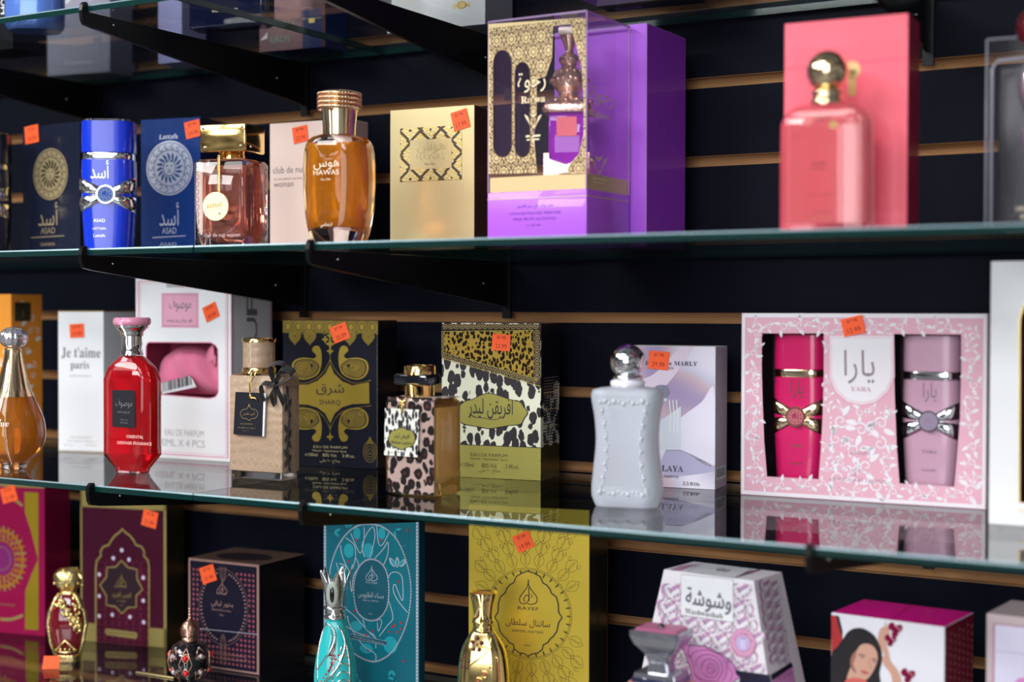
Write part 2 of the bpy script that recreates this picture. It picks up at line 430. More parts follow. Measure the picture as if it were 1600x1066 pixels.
# ------------------------------------------------------------ cartons
class Carton:
    """a carton whose front left bottom corner stands at loc; front face looks towards -y before turning by rz"""
    def __init__(s, name, loc, rz, w, d, h, label, body, side=None, top=None, cat='perfume box', part='carton', edge=None, bulge=0., group=None):
        s.loc = Vector(loc)+Vector((0, 0, .0003)); s.rz = rad(rz); s.w, s.d, s.h = w, d, h
        s.root = thing(name, s.loc, s.rz, label, cat, group); s.part = part
        s.mb = b = MB(); side = side or body; top = top or side; g = .0004
        b.add([(g, 0, 0), (w-g, 0, 0), (w-g, 0, h-g), (g, 0, h-g)], [(0, 1, 2, 3)], body)
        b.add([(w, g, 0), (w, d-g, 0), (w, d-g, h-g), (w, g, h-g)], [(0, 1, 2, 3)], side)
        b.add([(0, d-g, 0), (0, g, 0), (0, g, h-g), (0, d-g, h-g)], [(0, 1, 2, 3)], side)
        b.add([(w-g, d, 0), (g, d, 0), (g, d, h-g), (w-g, d, h-g)], [(0, 1, 2, 3)], body)
        b.add([(g, g, h), (w-g, g, h), (w-g, d-g, h), (g, d-g, h)], [(0, 1, 2, 3)], top)
        b.add([(g, g, 0), (g, d-g, 0), (w-g, d-g, 0), (w-g, g, 0)], [(0, 1, 2, 3)], top)
        e = edge or body
        # chamfers
        b.add([(w-g, 0, 0), (w, g, 0), (w, g, h-g), (w-g, 0, h-g)], [(0, 1, 2, 3)], e)
        b.add([(0, g, 0), (g, 0, 0), (g, 0, h-g), (0, g, h-g)], [(0, 1, 2, 3)], e)
        b.add([(g, 0, h-g), (w-g, 0, h-g), (w-g, g, h), (g, g, h)], [(0, 1, 2, 3)], e)
        b.add([(w, g, h-g), (w, d-g, h-g), (w-g, d-g, h), (w-g, g, h)], [(0, 1, 2, 3)], e)
        b.add([(0, d-g, h-g), (0, g, h-g), (g, g, h), (g, d-g, h)], [(0, 1, 2, 3)], e)
        b.add([(w-g, d, h-g), (g, d, h-g), (g, d-g, h), (w-g, d-g, h)], [(0, 1, 2, 3)], e)
        s.F = Face(b, s.loc, s.rz, (0, 0, 0), (1, 0, 0), (0, 0, 1))
        s.S = Face(b, s.loc, s.rz, (w, 0, 0), (0, 1, 0), (0, 0, 1))
        s.T = Face(b, s.loc, s.rz, (0, 0, h), (1, 0, 0), (0, 1, 0)); s.F.clip = (w, h); s.S.clip = (d, h)
    def done(s): return s.mb.build(s.part, s.root)

def sticker(root, face_of, px, py, wpx, hpx, tilt, price, zoom=None, small='$7.98', d=.0008, label=None):
    """orange price label stuck on the face; (px, py) its centre in the photo"""
    loc, rz, O, U, V = face_of
    b = MB(); f = Face(b, loc, rz, O, U, V)
    if zoom: f.zoom(*zoom)
    cu, cv = f.uv(px, py); w = abs(f.uv(px+wpx/2, py)[0]-f.uv(px-wpx/2, py)[0]); h = abs(f.uv(px, py+hpx/2)[1]-f.uv(px, py-hpx/2)[1])
    t = rad(tilt); c, s = cos(t), sin(t)
    R = lambda x, y: (cu+x*c-y*s, cv+x*s+y*c)
    q = [R(-w/2, -h/2), R(w/2, -h/2), R(w/2, h/2), R(-w/2, h/2)]
    b.prism(q, .0005, d, ORANGE, P=f.P)
    f2 = Face(b, loc, rz, Vector(O)+f.N*d, U, V)
    a = R(0, h*.22); f2.text(small, a[0], a[1], h*.17, REDINK, 0, px=False, wd=w*.48, ang=t)
    a = R(0, -h*.36); f2.text(price, a[0], a[1], h*.27, REDINK, 0, px=False, wd=w*.62, ang=t)
    return b.build('price_sticker', root)
def st_on(c, *a, side='F', **k):
    f = getattr(c, side); return sticker(c.root, (c.loc, c.rz, f.O, f.U, f.V), *a, **k)

# ------------------------------------------------------------ placing by what the photo shows
def proj(p):
    v = Vector(p)-CAM; z = v.dot(EZ)
    return 800+FPX*v.dot(EX)/z, 533-FPX*v.dot(EY)/z
def solve(f, lo, hi):
    flo = f(lo)
    for _ in range(50):
        m = (lo+hi)/2
        if (f(m) > 0) == (flo > 0): lo = m
        else: hi = m
    return (lo+hi)/2
def footprint(lx, rx, sx, y, zm, rz):
    """front left corner, width and depth of an upright block from its three vertical edges' pixel columns"""
    r = rad(rz); u = Vector((cos(r), sin(r), 0)); n = Vector((-sin(r), cos(r), 0))
    x = solve(lambda x: proj((x, y, zm))[0]-lx, -2.4, .6); P = Vector((x, y, zm))
    w = solve(lambda w: proj(P+u*w)[0]-rx, .001, .5)
    d = solve(lambda d: proj(P+u*w+n*d)[0]-sx, .001, .3) if sx else None
    return P, w, d
def carton(name, lx, rx, sx, y, zs, rz, ty, label, body, d=None, tx=None, h=None, **k):
    h = h or aty(tx or lx, ty, y).z-zs
    P, w, dd = footprint(lx, rx, sx, y, zs+h/2, rz)
    return Carton(name, (P.x, P.y, zs), rz, w, dd or d, h, label, body, **k)
class Bottle:
    """bottle standing on (x, y, z), origin at the middle of its base, broad face towards -y before turning"""
    def __init__(s, x, y, z, rz, label, name='perfume_bottle', cat='perfume bottle', group=None):
        s.loc = Vector((x, y, z+.0003)); s.rz = rad(rz); s.root = thing(name, s.loc, s.rz, label, cat, group)
    def face(s, mb, yoff, wrap=None): return Face(mb, s.loc, s.rz, (0, yoff, 0), (1, 0, 0), (0, 0, 1), wrap)
    def side(s, mb, xoff): return Face(mb, s.loc, s.rz, (xoff, 0, 0), (0, 1, 0), (0, 0, 1))
    def each(s, name, balls, m, seg=8):
        for q, r in balls:
            b_ = MB(); b_.sphere(q, r, m, seg); b_.build(name, s.root)
    def put(s, mb, name, parent=None, label=None):
        o = mb.build(name, parent or s.root)
        if label: o['label'] = label
        return o
def centre(lx, rx, sx, y, zm, rz):
    P, w, d = footprint(lx, rx, sx, y, zm, rz); r = rad(rz)
    c = P+Vector((cos(r), sin(r), 0))*w/2+Vector((-sin(r), cos(r), 0))*d/2
    return c.x, c.y, w, d
def interp(prof, v):
    for (r0, z0), (r1, z1) in zip(prof, prof[1:]):
        if z0 <= v <= z1: return r0+(r1-r0)*(v-z0)/max(1e-9, z1-z0)
    return prof[-1][0] if v > prof[-1][1] else prof[0][0]
def wrap_round(prof, sy=1.):
    def f(u, v, n):
        r = interp(prof, v)+n; t = max(-1.5, min(1.5, u/r)); return Vector((r*sin(t), -r*sy*cos(t), v))
    return f
def smooth_prof(p, sub=4): return [tuple(q) for q in crom(p, sub)]
def holed(face, outer, holes, m, L=-1):
    loops = [[Vector((a, b, 0)) for a, b in lp] for lp in [outer]+holes]
    fl = [p for lp in loops for p in lp]; tri = tessellate_polygon(loops); e = .00008*(L+1); fs = []
    for t in tri:
        a, b, c = (fl[i] for i in t)
        fs.append(tuple(t) if (b.x-a.x)*(c.y-a.y)-(b.y-a.y)*(c.x-a.x) > 0 else tuple(t)[::-1])
    face.mb.add([face.P(p.x, p.y, e) for p in fl], fs, m)
def recess(face, outline, depth, wall, back):
    n = len(outline); vs = [face.P(a, b, 0) for a, b in outline]+[face.P(a, b, -depth) for a, b in outline]
    face.mb.add(vs, [(i, (i+1) % n, (i+1) % n+n, i+n) for i in range(n)], wall)
    face.poly(outline, back, -1-depth/.00008, False)
def rrect(x0, y0, x1, y1, r, k=5):
    out = []
    for cx, cy, a in ((x1-r, y0+r, -pi/2), (x1-r, y1-r, 0), (x0+r, y1-r, pi/2), (x0+r, y0+r, pi)):
        out += [(cx+r*cos(a+pi/2*j/k), cy+r*sin(a+pi/2*j/k)) for j in range(k+1)]
    return out
def windowed(c, outlines, depth, wall, back, body):
    """turn the plain front of a carton into one with real openings"""
    c.mb.f.pop(0); c.mb.m.pop(0); c.mb.sm.pop(0)
    g = .0004
    holed(c.F, [(g, 0), (c.w-g, 0), (c.w-g, c.h-g), (g, c.h-g)], outlines, body)
    for o in outlines:
        mu, mv = sum(p[0] for p in o)/len(o), sum(p[1] for p in o)/len(o); hu, hv = max(abs(p[0]-mu) for p in o), max(abs(p[1]-mv) for p in o)
        recess(c.F, [(mu+(a-mu)*(1+.0075/hu), mv+(e-mv)*(1+.0075/hv)) for a, e in o], depth, wall, back)
FILM = pane_mat('clear_film', (.95, .95, .96), .08, 1.2)
def film(c, outline, d=.0003):
    b = MB(); f = Face(b, c.loc, c.rz, c.F.O, c.F.U, c.F.V); n = len(outline)
    f.poly(outline, FILM, 4, False); o = b.build('window_film', c.root); return o

# procedural animal prints
def spots_mat(name, dark, light, mid=None, scale=90, thr=.42, stretch=(1, 1, 1), rough=.5, metal=0., ring=False):
    m = mat(name, light, rough, metal, coat=.2); t = m.node_tree; bs = t.nodes['Principled BSDF']
    tc = t.nodes.new('ShaderNodeTexCoord'); mp = t.nodes.new('ShaderNodeMapping'); mp.inputs['Scale'].default_value = stretch
    ns = t.nodes.new('ShaderNodeTexNoise'); ns.inputs['Scale'].default_value = scale*1.3; ns.inputs['Detail'].default_value = 2
    ad = t.nodes.new('ShaderNodeVectorMath'); ad.operation = 'MULTIPLY_ADD'; ad.inputs[1].default_value = (.5/scale,)*3
    v = t.nodes.new('ShaderNodeTexVoronoi'); v.inputs['Scale'].default_value = scale; v.inputs['Randomness'].default_value = .8
    r = t.nodes.new('ShaderNodeValToRGB'); e = r.color_ramp.elements
    L = t.links
    L.new(tc.outputs['Object'], mp.inputs[0]); L.new(tc.outputs['Object'], ns.inputs['Vector'])
    L.new(ns.outputs['Color'], ad.inputs[0]); L.new(mp.outputs[0], ad.inputs[2]); L.new(ad.outputs[0], v.inputs['Vector']); L.new(v.outputs['Distance'], r.inputs[0])
    e[0].position = 0; e[0].color = (*(mid or dark), 1); e[1].position = thr+.04; e[1].color = (*light, 1)
    if mid:
        a = e.new(thr*.30); a.color = (*mid, 1); a = e.new(thr*.45); a.color = (*dark, 1)
    a = e.new(thr); a.color = (*dark, 1)
    L.new(r.outputs[0], bs.inputs['Base Color']); return m

LILACB = mat('mauve_board', (.55, .43, .52), .5)
# ---- third shelf (H2), left to right
# orange patterned carton
ORG = mat('orange_print', (.86, .31, .03), .45); WINK = mat('white_ink', (.82, .80, .76), .5)
c = carton('perfume_box', -42, 18, 66, -.15, H2, 12, 460, 'orange perfume box with white floral print at the far left edge', ORG, tx=18)
for f, w_ in ((c.F, c.w), (c.S, c.d)):
    for i in range(34):
        u, v = random.uniform(.005, w_-.005), random.uniform(.012, c.h-.008)
        if random.random() < .5: f.leaf(u, v, .012, .006, random.uniform(0, 6.3), WINK, 1, .3) if .012 < u < w_-.014 else None
        elif .006 < u < w_-.006: f.spiral(u, v, .0045, 1.3, random.uniform(0, 6), random.choice((-1, 1)), .0014, WINK)
f = c.S.zoom(0, 400, 2.8056); f.prect(64, 204, 134, 286, mat('dark_bronze', (.03, .025, .01), .3), 4); f.text('J', 98, 262, 26, FOILG, 5)
c.done()

# white carton with serif lettering
c = carton('perfume_box', 91, 162, 211, -.115, H2, 12.7, 486, 'tall plain white perfume box with grey serif lettering and gold rim, behind red bottle', WHITE, tx=89, side=WHITE, top=FOILG)
f = c.F.zoom(0, 400, 2.8056)
GREY = mat('grey_ink', (.16, .15, .16), .5); GREYL = mat('light_grey_ink', (.42, .40, .40), .5)
f.text(serif("Je t'aime"), 355, 445, 44, GREY, 1, wd=172); f.text(serif('paris'), 350, 494, 34, GREY, 1, wd=82)
f.text(serif('FOR WOMEN'), 352, 530, 8, GREYL, 1, wd=92); f.text('EAU DE PARFUM', 355, 800, 8, GREYL, 1, wd=90)
f.text('NATURAL SPRAY', 355, 816, 7, GREYL, 1, wd=120); f.text('90 ml', 300, 834, 8, GREYL, 1, wd=36); f.text('3.0 fl.oz', 400, 834, 8, GREYL, 1, wd=44)
for F_, w_ in ((c.F, c.w), (c.S, c.d)): F_.rect(0, c.h-.0012, w_, c.h, FOILG, 1); F_.rect(0, .0006, w_, .0014, FOILG, 1)
st_on(c, 338, 328, 62, 60, 3, '19.99', zoom=(0, 400, 2.8056))
c.done()

# amber teardrop bottle
AMBER = mat('amber_perfume', (.93, .36, .03), .05, trans=.55, ior=1.36)
p0 = aty(22, 735, -.27); B = Bottle(p0.x, -.27, H2, 38, 'amber teardrop bottle with golden neck and silver ball stopper at left edge')
prof = smooth_prof([(.0135, 0), (.0125, .004), (.0165, .009), (.0265, .018), (.0308, .029), (.0318, .037), (.0305, .050), (.0260, .062), (.0200, .075), (.0165, .0830)])
b = MB(); b.lathe(prof, GLASS, k=12); f = B.face(b, -.0318, wrap_round(prof))
B.put(b, 'flacon')
b = MB(); b.lathe([(max(.002, r-.0017), z) for r, z in prof if .008 < z < .0765], AMBER, k=12); B.put(b, 'perfume')
b = MB(); b.tube([(.002, 0, .072), (.004, -.002, .05), (.010, -.003, .03), (.018, -.002, .018)], .0007, mat('clear_plastic', (.95, .8, .55), .2, trans=.6)); B.put(b, 'dip_tube')
b = MB(); b.lathe(smooth_prof([(.0200, .0752), (.0172, .0830), (.0132, .098), (.0100, .112), (.0088, .1225), (.0092, .1245), (.0068, .1255)]), PGOLD, k=12); B.put(b, 'neck')
b = MB(); vs = []; n = 60
for i in range(19):
    a = -pi/2+pi*i/18
    for j in range(n):
        t = 2*pi*j/n; r = .0136*(1+.09*abs(sin(t*7)))*max(.02, cos(a)); vs.append((r*cos(t), r*sin(t), .1360+.0115*sin(a)))
b.add(vs, [(i*n+j, i*n+(j+1) % n, (i+1)*n+(j+1) % n, (i+1)*n+j) for i in range(18) for j in range(n)], mat('silvered_glass', (.80, .78, .84), .12, .85), True); B.put(b, 'stopper')
b = MB(); f = B.face(b, -.0318, wrap_round(prof)); 
f.text(serif("Je t'aime"), -.016, .046, .006, mat('cream_ink', (.95, .85, .65), .4), 2, px=False, wd=.034); f.text(serif('paris'), -.016, .038, .0045, MATS['cream_ink'], 2, px=False, wd=.016)
f.text('FOR WOMEN', -.016, .030, .0014, MATS['cream_ink'], 2, px=False); B.put(b, 'lettering')

# white and pink gift carton with pouch behind an opening
PINKP = mat('pink_print', (.72, .24, .36), .5); ROSE = mat('rose_panel', (.74, .36, .50), .45)
c = carton('perfume_gift_box', 212, 361, 425, -.112, H2, 2.8, 433, 'white gift box with pink borders and a window showing a pink pouch', WHITE, side=WHITE)
f = c.F.zoom(0, 400, 2.8056)
uvs = lambda *pp: [f.uv(*q) for q in pp]
win = [f.uv(*q) for q in ((655, 378), (925, 380), (945, 392), (955, 410), (957, 600), (945, 618), (920, 625), (660, 604), (645, 590), (640, 560), (640, 400), (645, 384))]
windowed(c, [win], min(.05, c.d-.004), mat('rose_inside', (.45, .06, .14), .6), MATS['rose_inside'], WHITE)
pl, pr, pb, pt = .0045, c.w-.0045, .0045, c.h-.0055
for off, wd_ in ((0, .0019), (.0026, .0006)):
    f.line([(pl+off, pb+off), (pr-off, pb+off), (pr-off, pt-off), (pl+off, pt-off)], wd_, PINKP, 1, False, True)
f.line(win, .0012, PINKP, 1, False, True)
f.prect(708, 162, 871, 315, ROSE, 1); q = [f.uv(716, 170), f.uv(863, 170), f.uv(863, 307), f.uv(716, 307)]; f.line(q, .0005, SILV, 2, False, True)
f.prect(730, 112, 806, 138, GREYL, 1)
f.text('موصوف', 790, 245, 62, SILV, 3, wd=96, full=True); f.text('MOUSUF', 790, 292, 13, SILV, 3, wd=110)
f.text('EAU DE PARFUM', 808, 790, 28, GREYL, 1, wd=170); f.text('100ML X 4 PCS', 790, 836, 32, GREYL, 1, wd=215)
s_ = c.S; s_.line([(.003, .004), (c.d-.003, .004), (c.d-.003, c.h-.004), (.003, c.h-.004)], .0018, PINKP, 1, False, True)
LET = mat('grey_outline_ink', (.20, .19, .22), .5)
vs, fs, x0, x1, y0, y1 = glyphs('MOUSUF')
for ci, ch in enumerate('MOUSUF'):
    vs, fs, x0, x1, y0, y1 = glyphs(ch); zc = .030+ci*.0285; hw = .026; e = .0002; hh = .019
    s_.mb.add([s_.P(c.d/2+hh/2-(bb-y0)/(y1-y0)*hh, zc-hw/2+(a-x0)/(x1-x0)*hw, e) for a, bb in vs], fs, LET)
    m_ = WHITE; s_.mb.add([s_.P(c.d/2+hh*.30-(bb-y0)/(y1-y0)*hh*.62+0, zc-hw*.32+(a-x0)/(x1-x0)*hw*.64, e*1.8) for a, bb in vs], fs, m_) if False else None
st_on(c, 926, 246, 62, 68, 22, '49.99', zoom=(0, 400, 2.8056))
c.done(); film(c, win)
# pink knitted pouch inside the opening
KNIT = mat('pink_knit', (.84, .20, .36), .85, bump=(700, .7, .002), sheen=.3)
u0, v0 = f.uv(645, 600); u1, v1 = f.uv(955, 385)
r_ = thing('fabric_pouch', c.loc+c.F.R @ Vector((u0, .006, v0-.0015)), c.rz, 'pink knitted pouch lying behind the white gift box window', 'pouch')
b = MB(); W_, Hh = u1-u0, v1-v0; n = 22; vs = []
def hp(s, t): # billowing front surface
    x = .001+s*(W_-.002); top = Hh*(.64+.32*sin(pi*min(1, s*1.25))**.6-.50*max(0, s-.80)); z = top*t
    y = .020-.017*sin(pi*t)**.6*(.55+.45*sin(pi*s))-.0025*sin(9*s+5*t)*sin(pi*t)-.0012*sin(23*s+8*t); return (x, y, z)
for i in range(n+1):
    for j in range(n+1): vs.append(hp(i/n, j/n))
b.add(vs, [(i*(n+1)+j, (i+1)*(n+1)+j, (i+1)*(n+1)+j+1, i*(n+1)+j+1) for i in range(n) for j in range(n)], KNIT, True)
vs2 = [(x, .036, z) for x, y, z in vs]
b.add(vs2, [(i*(n+1)+j, i*(n+1)+j+1, (i+1)*(n+1)+j+1, (i+1)*(n+1)+j) for i in range(n) for j in range(n)], KNIT, True)
b.build('pouch_body', r_)
b = MB()
for i in range(16):
    a = rad(100+i*4.2); bx, bz = W_*.93, Hh*.58; L_ = .026-.0006*i
    b.tube([(bx, -.001, bz), (bx-.004*cos(a)-.002, -.003, bz+L_*.5), (bx+L_*cos(a)*.9, .000, bz+L_*sin(a))], [.0012, .0016, .0003], KNIT, 5)
b.build('tassel', r_)
b = MB(); ff = Face(b, r_.location, c.rz, (0, .0005, 0), (1, 0, 0), (0, 0, 1)).zoom(0, 400, 2.8056)
ff.prism = None; q = [ff.uv(*p) for p in ((706, 558), (838, 525), (862, 575), (712, 606))]
b.prism(q, .0, .0006, WHITE, P=ff.P)
ua, va = ff.uv(716, 596); ub, vb = ff.uv(846, 564)
for i in range(22):
    s0 = i/22; w_ = random.uniform(.25, .8)/22; pts = []
    for s_2 in (s0, s0+w_):
        pts.append((ua+(ub-ua)*s_2, va+(vb-va)*s_2))
    up = (-.0006, .0105)
    ff.poly([pts[0], pts[1], (pts[1][0]+up[0], pts[1][1]+up[1]), (pts[0][0]+up[0], pts[0][1]+up[1])], BLACKC, 9, False)
b.build('barcode_label', r_)['label'] = 'white barcode label'

# red faceted bottle
RED = mat('red_perfume', (.95, .015, .04), .03, trans=.5, ior=1.36)
REDG = mat('red_tinted_glass', (1.0, .62, .64), .0, trans=1, ior=1.45)
cx, cy, w, d = centre(160.5, 226, 253, -.25, H2+.06, 6); w *= 1.09; d *= 1.09
B = Bottle(cx, cy, H2, 6, 'red faceted perfume bottle with pink disc cap and dark label')
def red(i=0., z0=0, z1=.121):
    S_ = [(0, .62, .58, .0), (.004, .66, .62, 0), (.018, 1, 1, .0), (.095, 1, 1, 0), (.106, .86, .88, 0), (.114, .60, .66, 0), (.119, .40, .5, 0)]
    return [(max(z0, min(z1, z+(i if z < .05 else -i))), w/2*a-i, d/2*b_-i, .008*(1 if .9 < a else .9)) for z, a, b_, _ in S_]
b = MB(); b.loft(red(), REDG, k=3, smooth=True); B.put(b, 'flacon')
b = MB(); b.loft(red(.0022), RED, k=1, smooth=False); B.put(b, 'perfume')
b = MB(); b.lathe([(.0112, .1195), (.0112, .124), (.0102, .1247), (.0102, .130), (.0102, .1385), (.0102, .1387), (.0112, .1390), (.0114, .1425), (.0116, .1430), (.0150, .1465), (.0168, .1480), (.0170, .1495)], CHROME); B.put(b, 'neck_collar')
b = MB(); b.lathe([(.0168, .1496), (.0186, .1510), (.0190, .1535), (.0186, .156), (.0172, .1575), (.0060, .1578)], mat('pink_plastic', (.86, .33, .50), .25, coat=.5), k=10); B.put(b, 'cap')
b = MB(); f = B.face(b, -d/2).zoom(0, 400, 2.8056)
u0, v0 = f.uv(493, 750); u1, v1 = f.uv(593, 590); b.prism(rrect(u0, v0, u1, v1, .002), .0001, .0006, mat('smoky_label', (.022, .022, .028), .3), P=f.P)
f.text('موصوف', 545, 668, 40, mat('dim_silver_ink', (.35, .33, .34), .3, .6), 9, wd=74, full=True); f.text('MOUSUF', 545, 690, 9, MATS['dim_silver_ink'], 9, wd=54)
f.text('100 ml', 545, 722, 7, MATS['dim_silver_ink'], 9, wd=32); f.text('WOMEN', 545, 735, 7, MATS['dim_silver_ink'], 9, wd=34)
B.put(b, 'front_label')
b = MB(); f = B.face(b, -d/2).zoom(0, 400, 2.8056); f.text('ORIENTAL', 592, 800, 14, mat('pale_pink_ink', (1, .62, .55), .4), 2, wd=74); f.text('DESIGNER FRAGRANCE', 590, 828, 13, MATS['pale_pink_ink'], 2, wd=150)
B.put(b, 'lettering')

# tan embossed leather bottle with bow
def leather_mat():
    m = mat('tan_embossed_leather', (.42, .295, .20), .42, coat=.15); t = m.node_tree; bs = t.nodes['Principled BSDF']; L = t.links
    tc = t.nodes.new('ShaderNodeTexCoord'); v = t.nodes.new('ShaderNodeTexVoronoi'); v.feature = 'SMOOTH_F1'; v.inputs['Scale'].default_value = 260
    w_ = t.nodes.new('ShaderNodeTexWave'); w_.wave_type = 'RINGS'; w_.inputs['Scale'].default_value = 34; w_.inputs['Distortion'].default_value = 4; w_.inputs['Detail'].default_value = 1
    ad = t.nodes.new('ShaderNodeMath'); ad.operation = 'ADD'; bp = t.nodes.new('ShaderNodeBump'); bp.inputs['Strength'].default_value = .6; bp.inputs['Distance'].default_value = .0006
    L.new(tc.outputs['Object'], v.inputs['Vector']); L.new(tc.outputs['Object'], w_.inputs['Vector']); L.new(v.outputs['Distance'], ad.inputs[0]); L.new(w_.outputs['Fac'], ad.inputs[1])
    L.new(ad.outputs[0], bp.inputs['Height']); L.new(bp.outputs[0], bs.inputs['Normal']); return m
LEA = leather_mat(); LEAHI = mat('tan_embossing', (.60, .45, .33), .35, .2)
cx, cy, w, d = centre(358.5, 441, 468, -.224, H2+.06, 2)
B = Bottle(cx, cy, H2, 2, 'tan embossed leather perfume bottle with black bow and hanging black tag')
b = MB(); b.box(-w/2+.001, w/2-.001, -d/2+.001, d/2-.001, 0, .1035, GLASS, .0025); B.put(b, 'glass_body', label='clear glass block showing at base and shoulders')
b = MB(); b.box(-w/2, w/2, -d/2, d/2, .008, .1015, LEA, .0012); f = B.face(b, -d/2); 
for z in (.016, .0965):
    for i in range(7): f.ring(-w/2+.006+i*(w-.012)/6, z, .0036, .0036, .0006, LEAHI, 1, 14)
for i in range(9):
    for u in (w/2-.006,): f.ring(u, .024+i*.008, .003, .0036, .0006, LEAHI, 1, 12)
for i in range(18): f.spiral(random.uniform(-w/2+.008, w/2-.012), random.choice((random.uniform(.02, .035), random.uniform(.08, .09))), .004, 1.4, random.uniform(0, 6), 1, .0006, LEAHI)
f.text('EAU DE PARFUM', 0, .030, .0026, LEAHI, 2, px=False, wd=w*.6); f.text('100 ml 80% Vol. 3.4 fl.oz.', 0, .024, .0018, LEAHI, 2, px=False, wd=w*.62)
fs_ = B.side(b, w/2)
for i in range(20): fs_.spiral(random.uniform(-d/2+.005, d/2-.005), random.uniform(.015, .095), .0042, 1.4, random.uniform(0, 6), random.choice((1, -1)), .0006, LEAHI)
B.put(b, 'leather_sleeve')
b = MB(); cxo = -w*.10; b.lathe([(.0155, .1035), (.0165, .1045), (.0165, .1085), (.0155, .1095)], GOLD, c=(cxo, 0)); b.lathe([(.0157, .1095), (.0157, .1340)], LEA, c=(cxo, 0)); b.lathe([(.0163, .1340), (.0165, .1375), (.0150, .1382)], GOLD, c=(cxo, 0))
B.put(b, 'cap', label='leather wrapped cap with gold rims')
b = MB(); ff = B.face(b, -d/2-.0020).zoom(340, 460, 3.33); q = [ff.uv(*p) for p in ((97, 508), (243, 514), (236, 739), (86, 728))]
b.prism(q, 0, .0012, mat('navy_card', (.008, .009, .017), .4), P=ff.P); b.prism([ff.uv(*p) for p in ((243, 514), (254, 516), (244, 741), (236, 739))], -.0006, .0010, WHITE, P=ff.P)
KH = mat('khaki_gold_ink', (.42, .33, .13), .35, .5)
ff2 = B.face(b, -d/2-.0033).zoom(340, 460, 3.33)
ff2.curve([(118, 622), (132, 600), (150, 598), (164, 582), (180, 598), (198, 600), (210, 622), (196, 645), (180, 646), (165, 656), (150, 646), (132, 645)], .0005, KH, 1, closed=True)
ff2.text('أمير نفس', 164, 632, 26, KH, 2, wd=62, full=True); ff2.text('EAU DE PARFUM', 152, 678, 7, KH, 2, wd=62); ff2.text('100ml 80% Vol. 3.4fl.oz', 150, 698, 6, KH, 2, wd=92); ff2.text('١٠٠ ملي', 150, 714, 7, KH, 2, wd=36, full=True)
ff2.leaf(*ff2.uv(164, 586), .003, .002, pi/2, KH)
B.put(b, 'hang_tag', label='black card tag with gold crest')
b = MB(); ff3 = B.face(b, -d/2-.0035).zoom(340, 460, 3.33); P3 = lambda x, y, n=0: tuple(ff3.P(*ff3.uv(x, y), n))
b.tube([P3(180, 400), P3(172, 430), P3(178, 470, .001), P3(166, 520), P3(166, 542)], .0006, GOLD, 6); b.tube([P3(205, 398), P3(188, 430), P3(170, 470, .001), P3(168, 520), P3(180, 545)], .0006, GOLD, 6)
for a in range(5): b.tube([P3(170, 530), P3(180+a*6, 540, .002), P3(195+a*4, 533+a*6)], .0005, GOLD, 5)
b.sphere(P3(172, 528), .0016, GOLD, 10); B.put(b, 'gold_string')
RIB = mat('black_satin', (.012, .012, .016), .35, sheen=.3)
b = MB(); xb, yb = w/2-.007, -d/2-.0015
def loop(p0, p1, p2, wd):
    pts = crom([p0, p1, p2, p0], 6, False); vs = []; n = len(pts)
    for p in pts: vs += [(p[0], p[1]-wd/2, p[2]-wd*.35), (p[0], p[1]+wd/2, p[2]+wd*.35)]
    b.add(vs, [(2*i, 2*i+2, 2*i+3, 2*i+1) for i in range(n-1)], RIB, True)
K_ = (xb, yb, .0935)
loop(K_, (xb-.014, yb-.004, .094), (xb-.010, yb-.002, .079), .006); loop(K_, (xb+.010, yb-.004, .110), (xb+.022, yb-.001, .104), .008); loop(K_, (xb-.004, yb-.003, .112), (xb+.012, yb-.002, .113), .006)
b.sphere(K_, .0035, RIB, 12)
fs_ = B.side(b, w/2+.0004)
b.tube([(w/2+.0012, -d/2+.006, .092), (w/2+.0012, -d/2+.009, .06), (w/2+.0012, -d/2+.006, .03), (w/2+.0012, -d/2+.010, .012)], .0011, RIB, 6)
for i, z in enumerate((.076, .070, .046, .040, .022, .016)):
    fs_.leaf(-d/2+.008, z, .011, .0045, rad(60 if i % 2 else 122), RIB, 3); fs_.leaf(-d/2+.008, z, .010, .004, rad(-60 if i % 2 else -118), RIB, 3)
loop(K_, (xb-.003, yb-.002, .083), (xb+.001, yb-.001, .074), .005); loop(K_, (xb+.007, yb-.002, .083), (xb+.011, yb-.001, .075), .005)
B.put(b, 'ribbon_bow', label='black satin bow and twig')

# black and gold paisley carton
GLD = mat('old_gold_print', (.44, .32, .05), .34, .75); GLD2 = mat('dark_gold_print', (.20, .14, .03), .4, .6); NAVY = mat('night_blue_card', (.004, .005, .014), .42, spec=.2)
c = carton('perfume_box', 442, 590.6, 620, -.101, H2, 11, 500.5, 'black perfume box with four gold paisleys around a pointed gold star', NAVY, side=BLACKC)
f = c.F.zoom(340, 460, 3.33); F_ = f
f.rect(0, c.h-.0138, c.w, c.h-.0004, GLD2, 1)
for i in range(9):
    uu = c.w*(i+.5)/9; f.ring(uu, c.h-.007, .0048, .0055, .0005, GLD, 3, 16); f.ell(uu, c.h-.007, .0022, .003, GLD, 2, 12)
    f.ring(uu+c.w/18, c.h-.012, .003, .003, .0004, GLD, 3, 12)
for uu in (.13, .29, .71, .90):
    cu = c.w*uu; f.poly([(cu-.007, c.h-.013), (cu+.007, c.h-.013), (cu+.0075, c.h-.018), (cu+.004, c.h-.022), (cu, c.h-.027), (cu-.004, c.h-.022), (cu-.0075, c.h-.018)], GLD2, 2, False)
    for r_ in (.0060, .0042, .0024): f.ring(cu, c.h-.0175, r_, r_*1.05, .0005, GLD, 3, 16)
